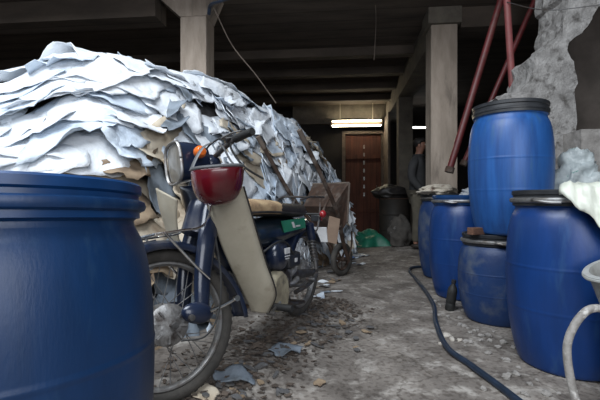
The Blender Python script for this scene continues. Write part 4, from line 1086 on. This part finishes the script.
bo = skin_mesh('body', bd['v'], bd['e'], bd['r'], M['skin'], pr)
# face
fc = MB().ell((.142, 0, 1.605), (.022, .012, .02)).ell((.135, 0, 1.62), (.014, .010, .03)); fc.build('nose', M['skin'], pr)
for sg in (-1, 1):
    MB().ell((.122, sg * .030, 1.635), (.010, .012, .008)).build('eye', M['eye'], pr)
    MB().ell((.131, sg * .030, 1.635), (.003, .005, .006)).build('pupil', M['hair'], pr)
    MB().ell((.038, sg * .080, 1.615), (.022, .009, .032)).build('ear', M['skin'], pr)
MB().ell((.126, 0, 1.572), (.010, .024, .006)).build('mouth', M['brick'], pr)
hr = lump((.028, 0, 1.672), (.108, .092, .082), 4, rough=.10, f=3); hr.v = [p if p.z > 1.60 else V((min(p.x, .0), p.y * .98, max(p.z, 1.59))) for p in hr.v]
hr.v = [V((min(p.x, .118 if p.z > 1.68 else .06), p.y, p.z)) for p in hr.v]
hr.build('hair', M['hair'], pr, sharp=180)
# jacket and trousers grown a little larger than the body
J = {'v': [], 'e': [], 'r': []}
j0 = chain(J, [(.01, 0, .84)], [(.165, .20)])
j3 = chain(J, [(.01, 0, .96), (.01, 0, 1.10), (.01, 0, 1.25), (0, 0, 1.37), (.0, 0, 1.45)], [(.155, .19), (.145, .18), (.15, .19), (.135, .175), (.085, .095)], j0)
for sg in (-1, 1):
    fx = .10 if sg < 0 else .04
    chain(J, [(0, sg * .15, 1.39), (-.03, sg * .215, 1.32), (-.05, sg * .24, 1.10), (fx, sg * .235, .93), (fx + .045, sg * .232, .855)], [.08, .078, .068, .056, .05], 4)
skin_mesh('jacket', J['v'], J['e'], J['r'], M['jacket'], pr)
MB().torus((.01, 0, 1.465), .075, .022, seg=28, sub=8).build('collar', M['jacket'], pr)
T_ = {'v': [], 'e': [], 'r': []}
t0i = chain(T_, [(.0, 0, .93)], [(.135, .165)])
for sg in (-1, 1):
    chain(T_, [(0, sg * .09, .82), (.02, sg * .10, .50), (-.005, sg * .105, .22), (-.005, sg * .105, .085)], [(.105, .10), (.082, .08), (.07, .068), (.068, .066)], t0i)
skin_mesh('trousers', T_['v'], T_['e'], T_['r'], M['trousers'], pr)
for sg in (-1, 1):
    MB().ell((.055, sg * .12, .045), (.145, .052, .045)).xf(lambda p: V((p.x, p.y, max(p.z, .003)))).build('shoe', M['shoe'], pr)

# ---------------------------------------------------------------- light
w = bpy.data.worlds.new('world'); scene.world = w; w.use_nodes = True
bg = w.node_tree.nodes['Background']; bg.inputs[0].default_value = (.72, .84, 1, 1); bg.inputs[1].default_value = .10
def area(name, loc, target, sx, sy, power, colr):
    l = bpy.data.lights.new(name, 'AREA'); l.shape = 'RECTANGLE'; l.size = sx; l.size_y = sy; l.energy = power; l.color = colr
    o = bpy.data.objects.new(name, l); col.objects.link(o); o.location = loc
    o.rotation_euler = (V(target) - V(loc)).to_track_quat('-Z', 'Y').to_euler(); return o
area('yard_skylight', (-1.5, .2, 4.6), (-.5, 3.1, .7), 3.6, 2.4, 195, (.88, .94, 1))
area('doorway_daylight', (1.0, -2.6, 2.2), (.6, 3.0, .9), 3.2, 2.4, 72, (.92, .95, 1))
scene.view_settings.view_transform = 'Standard'; scene.view_settings.look = 'None'
scene.view_settings.gamma = 1; scene.view_settings.exposure = 0.75; scene.view_settings.use_curve_mapping = False
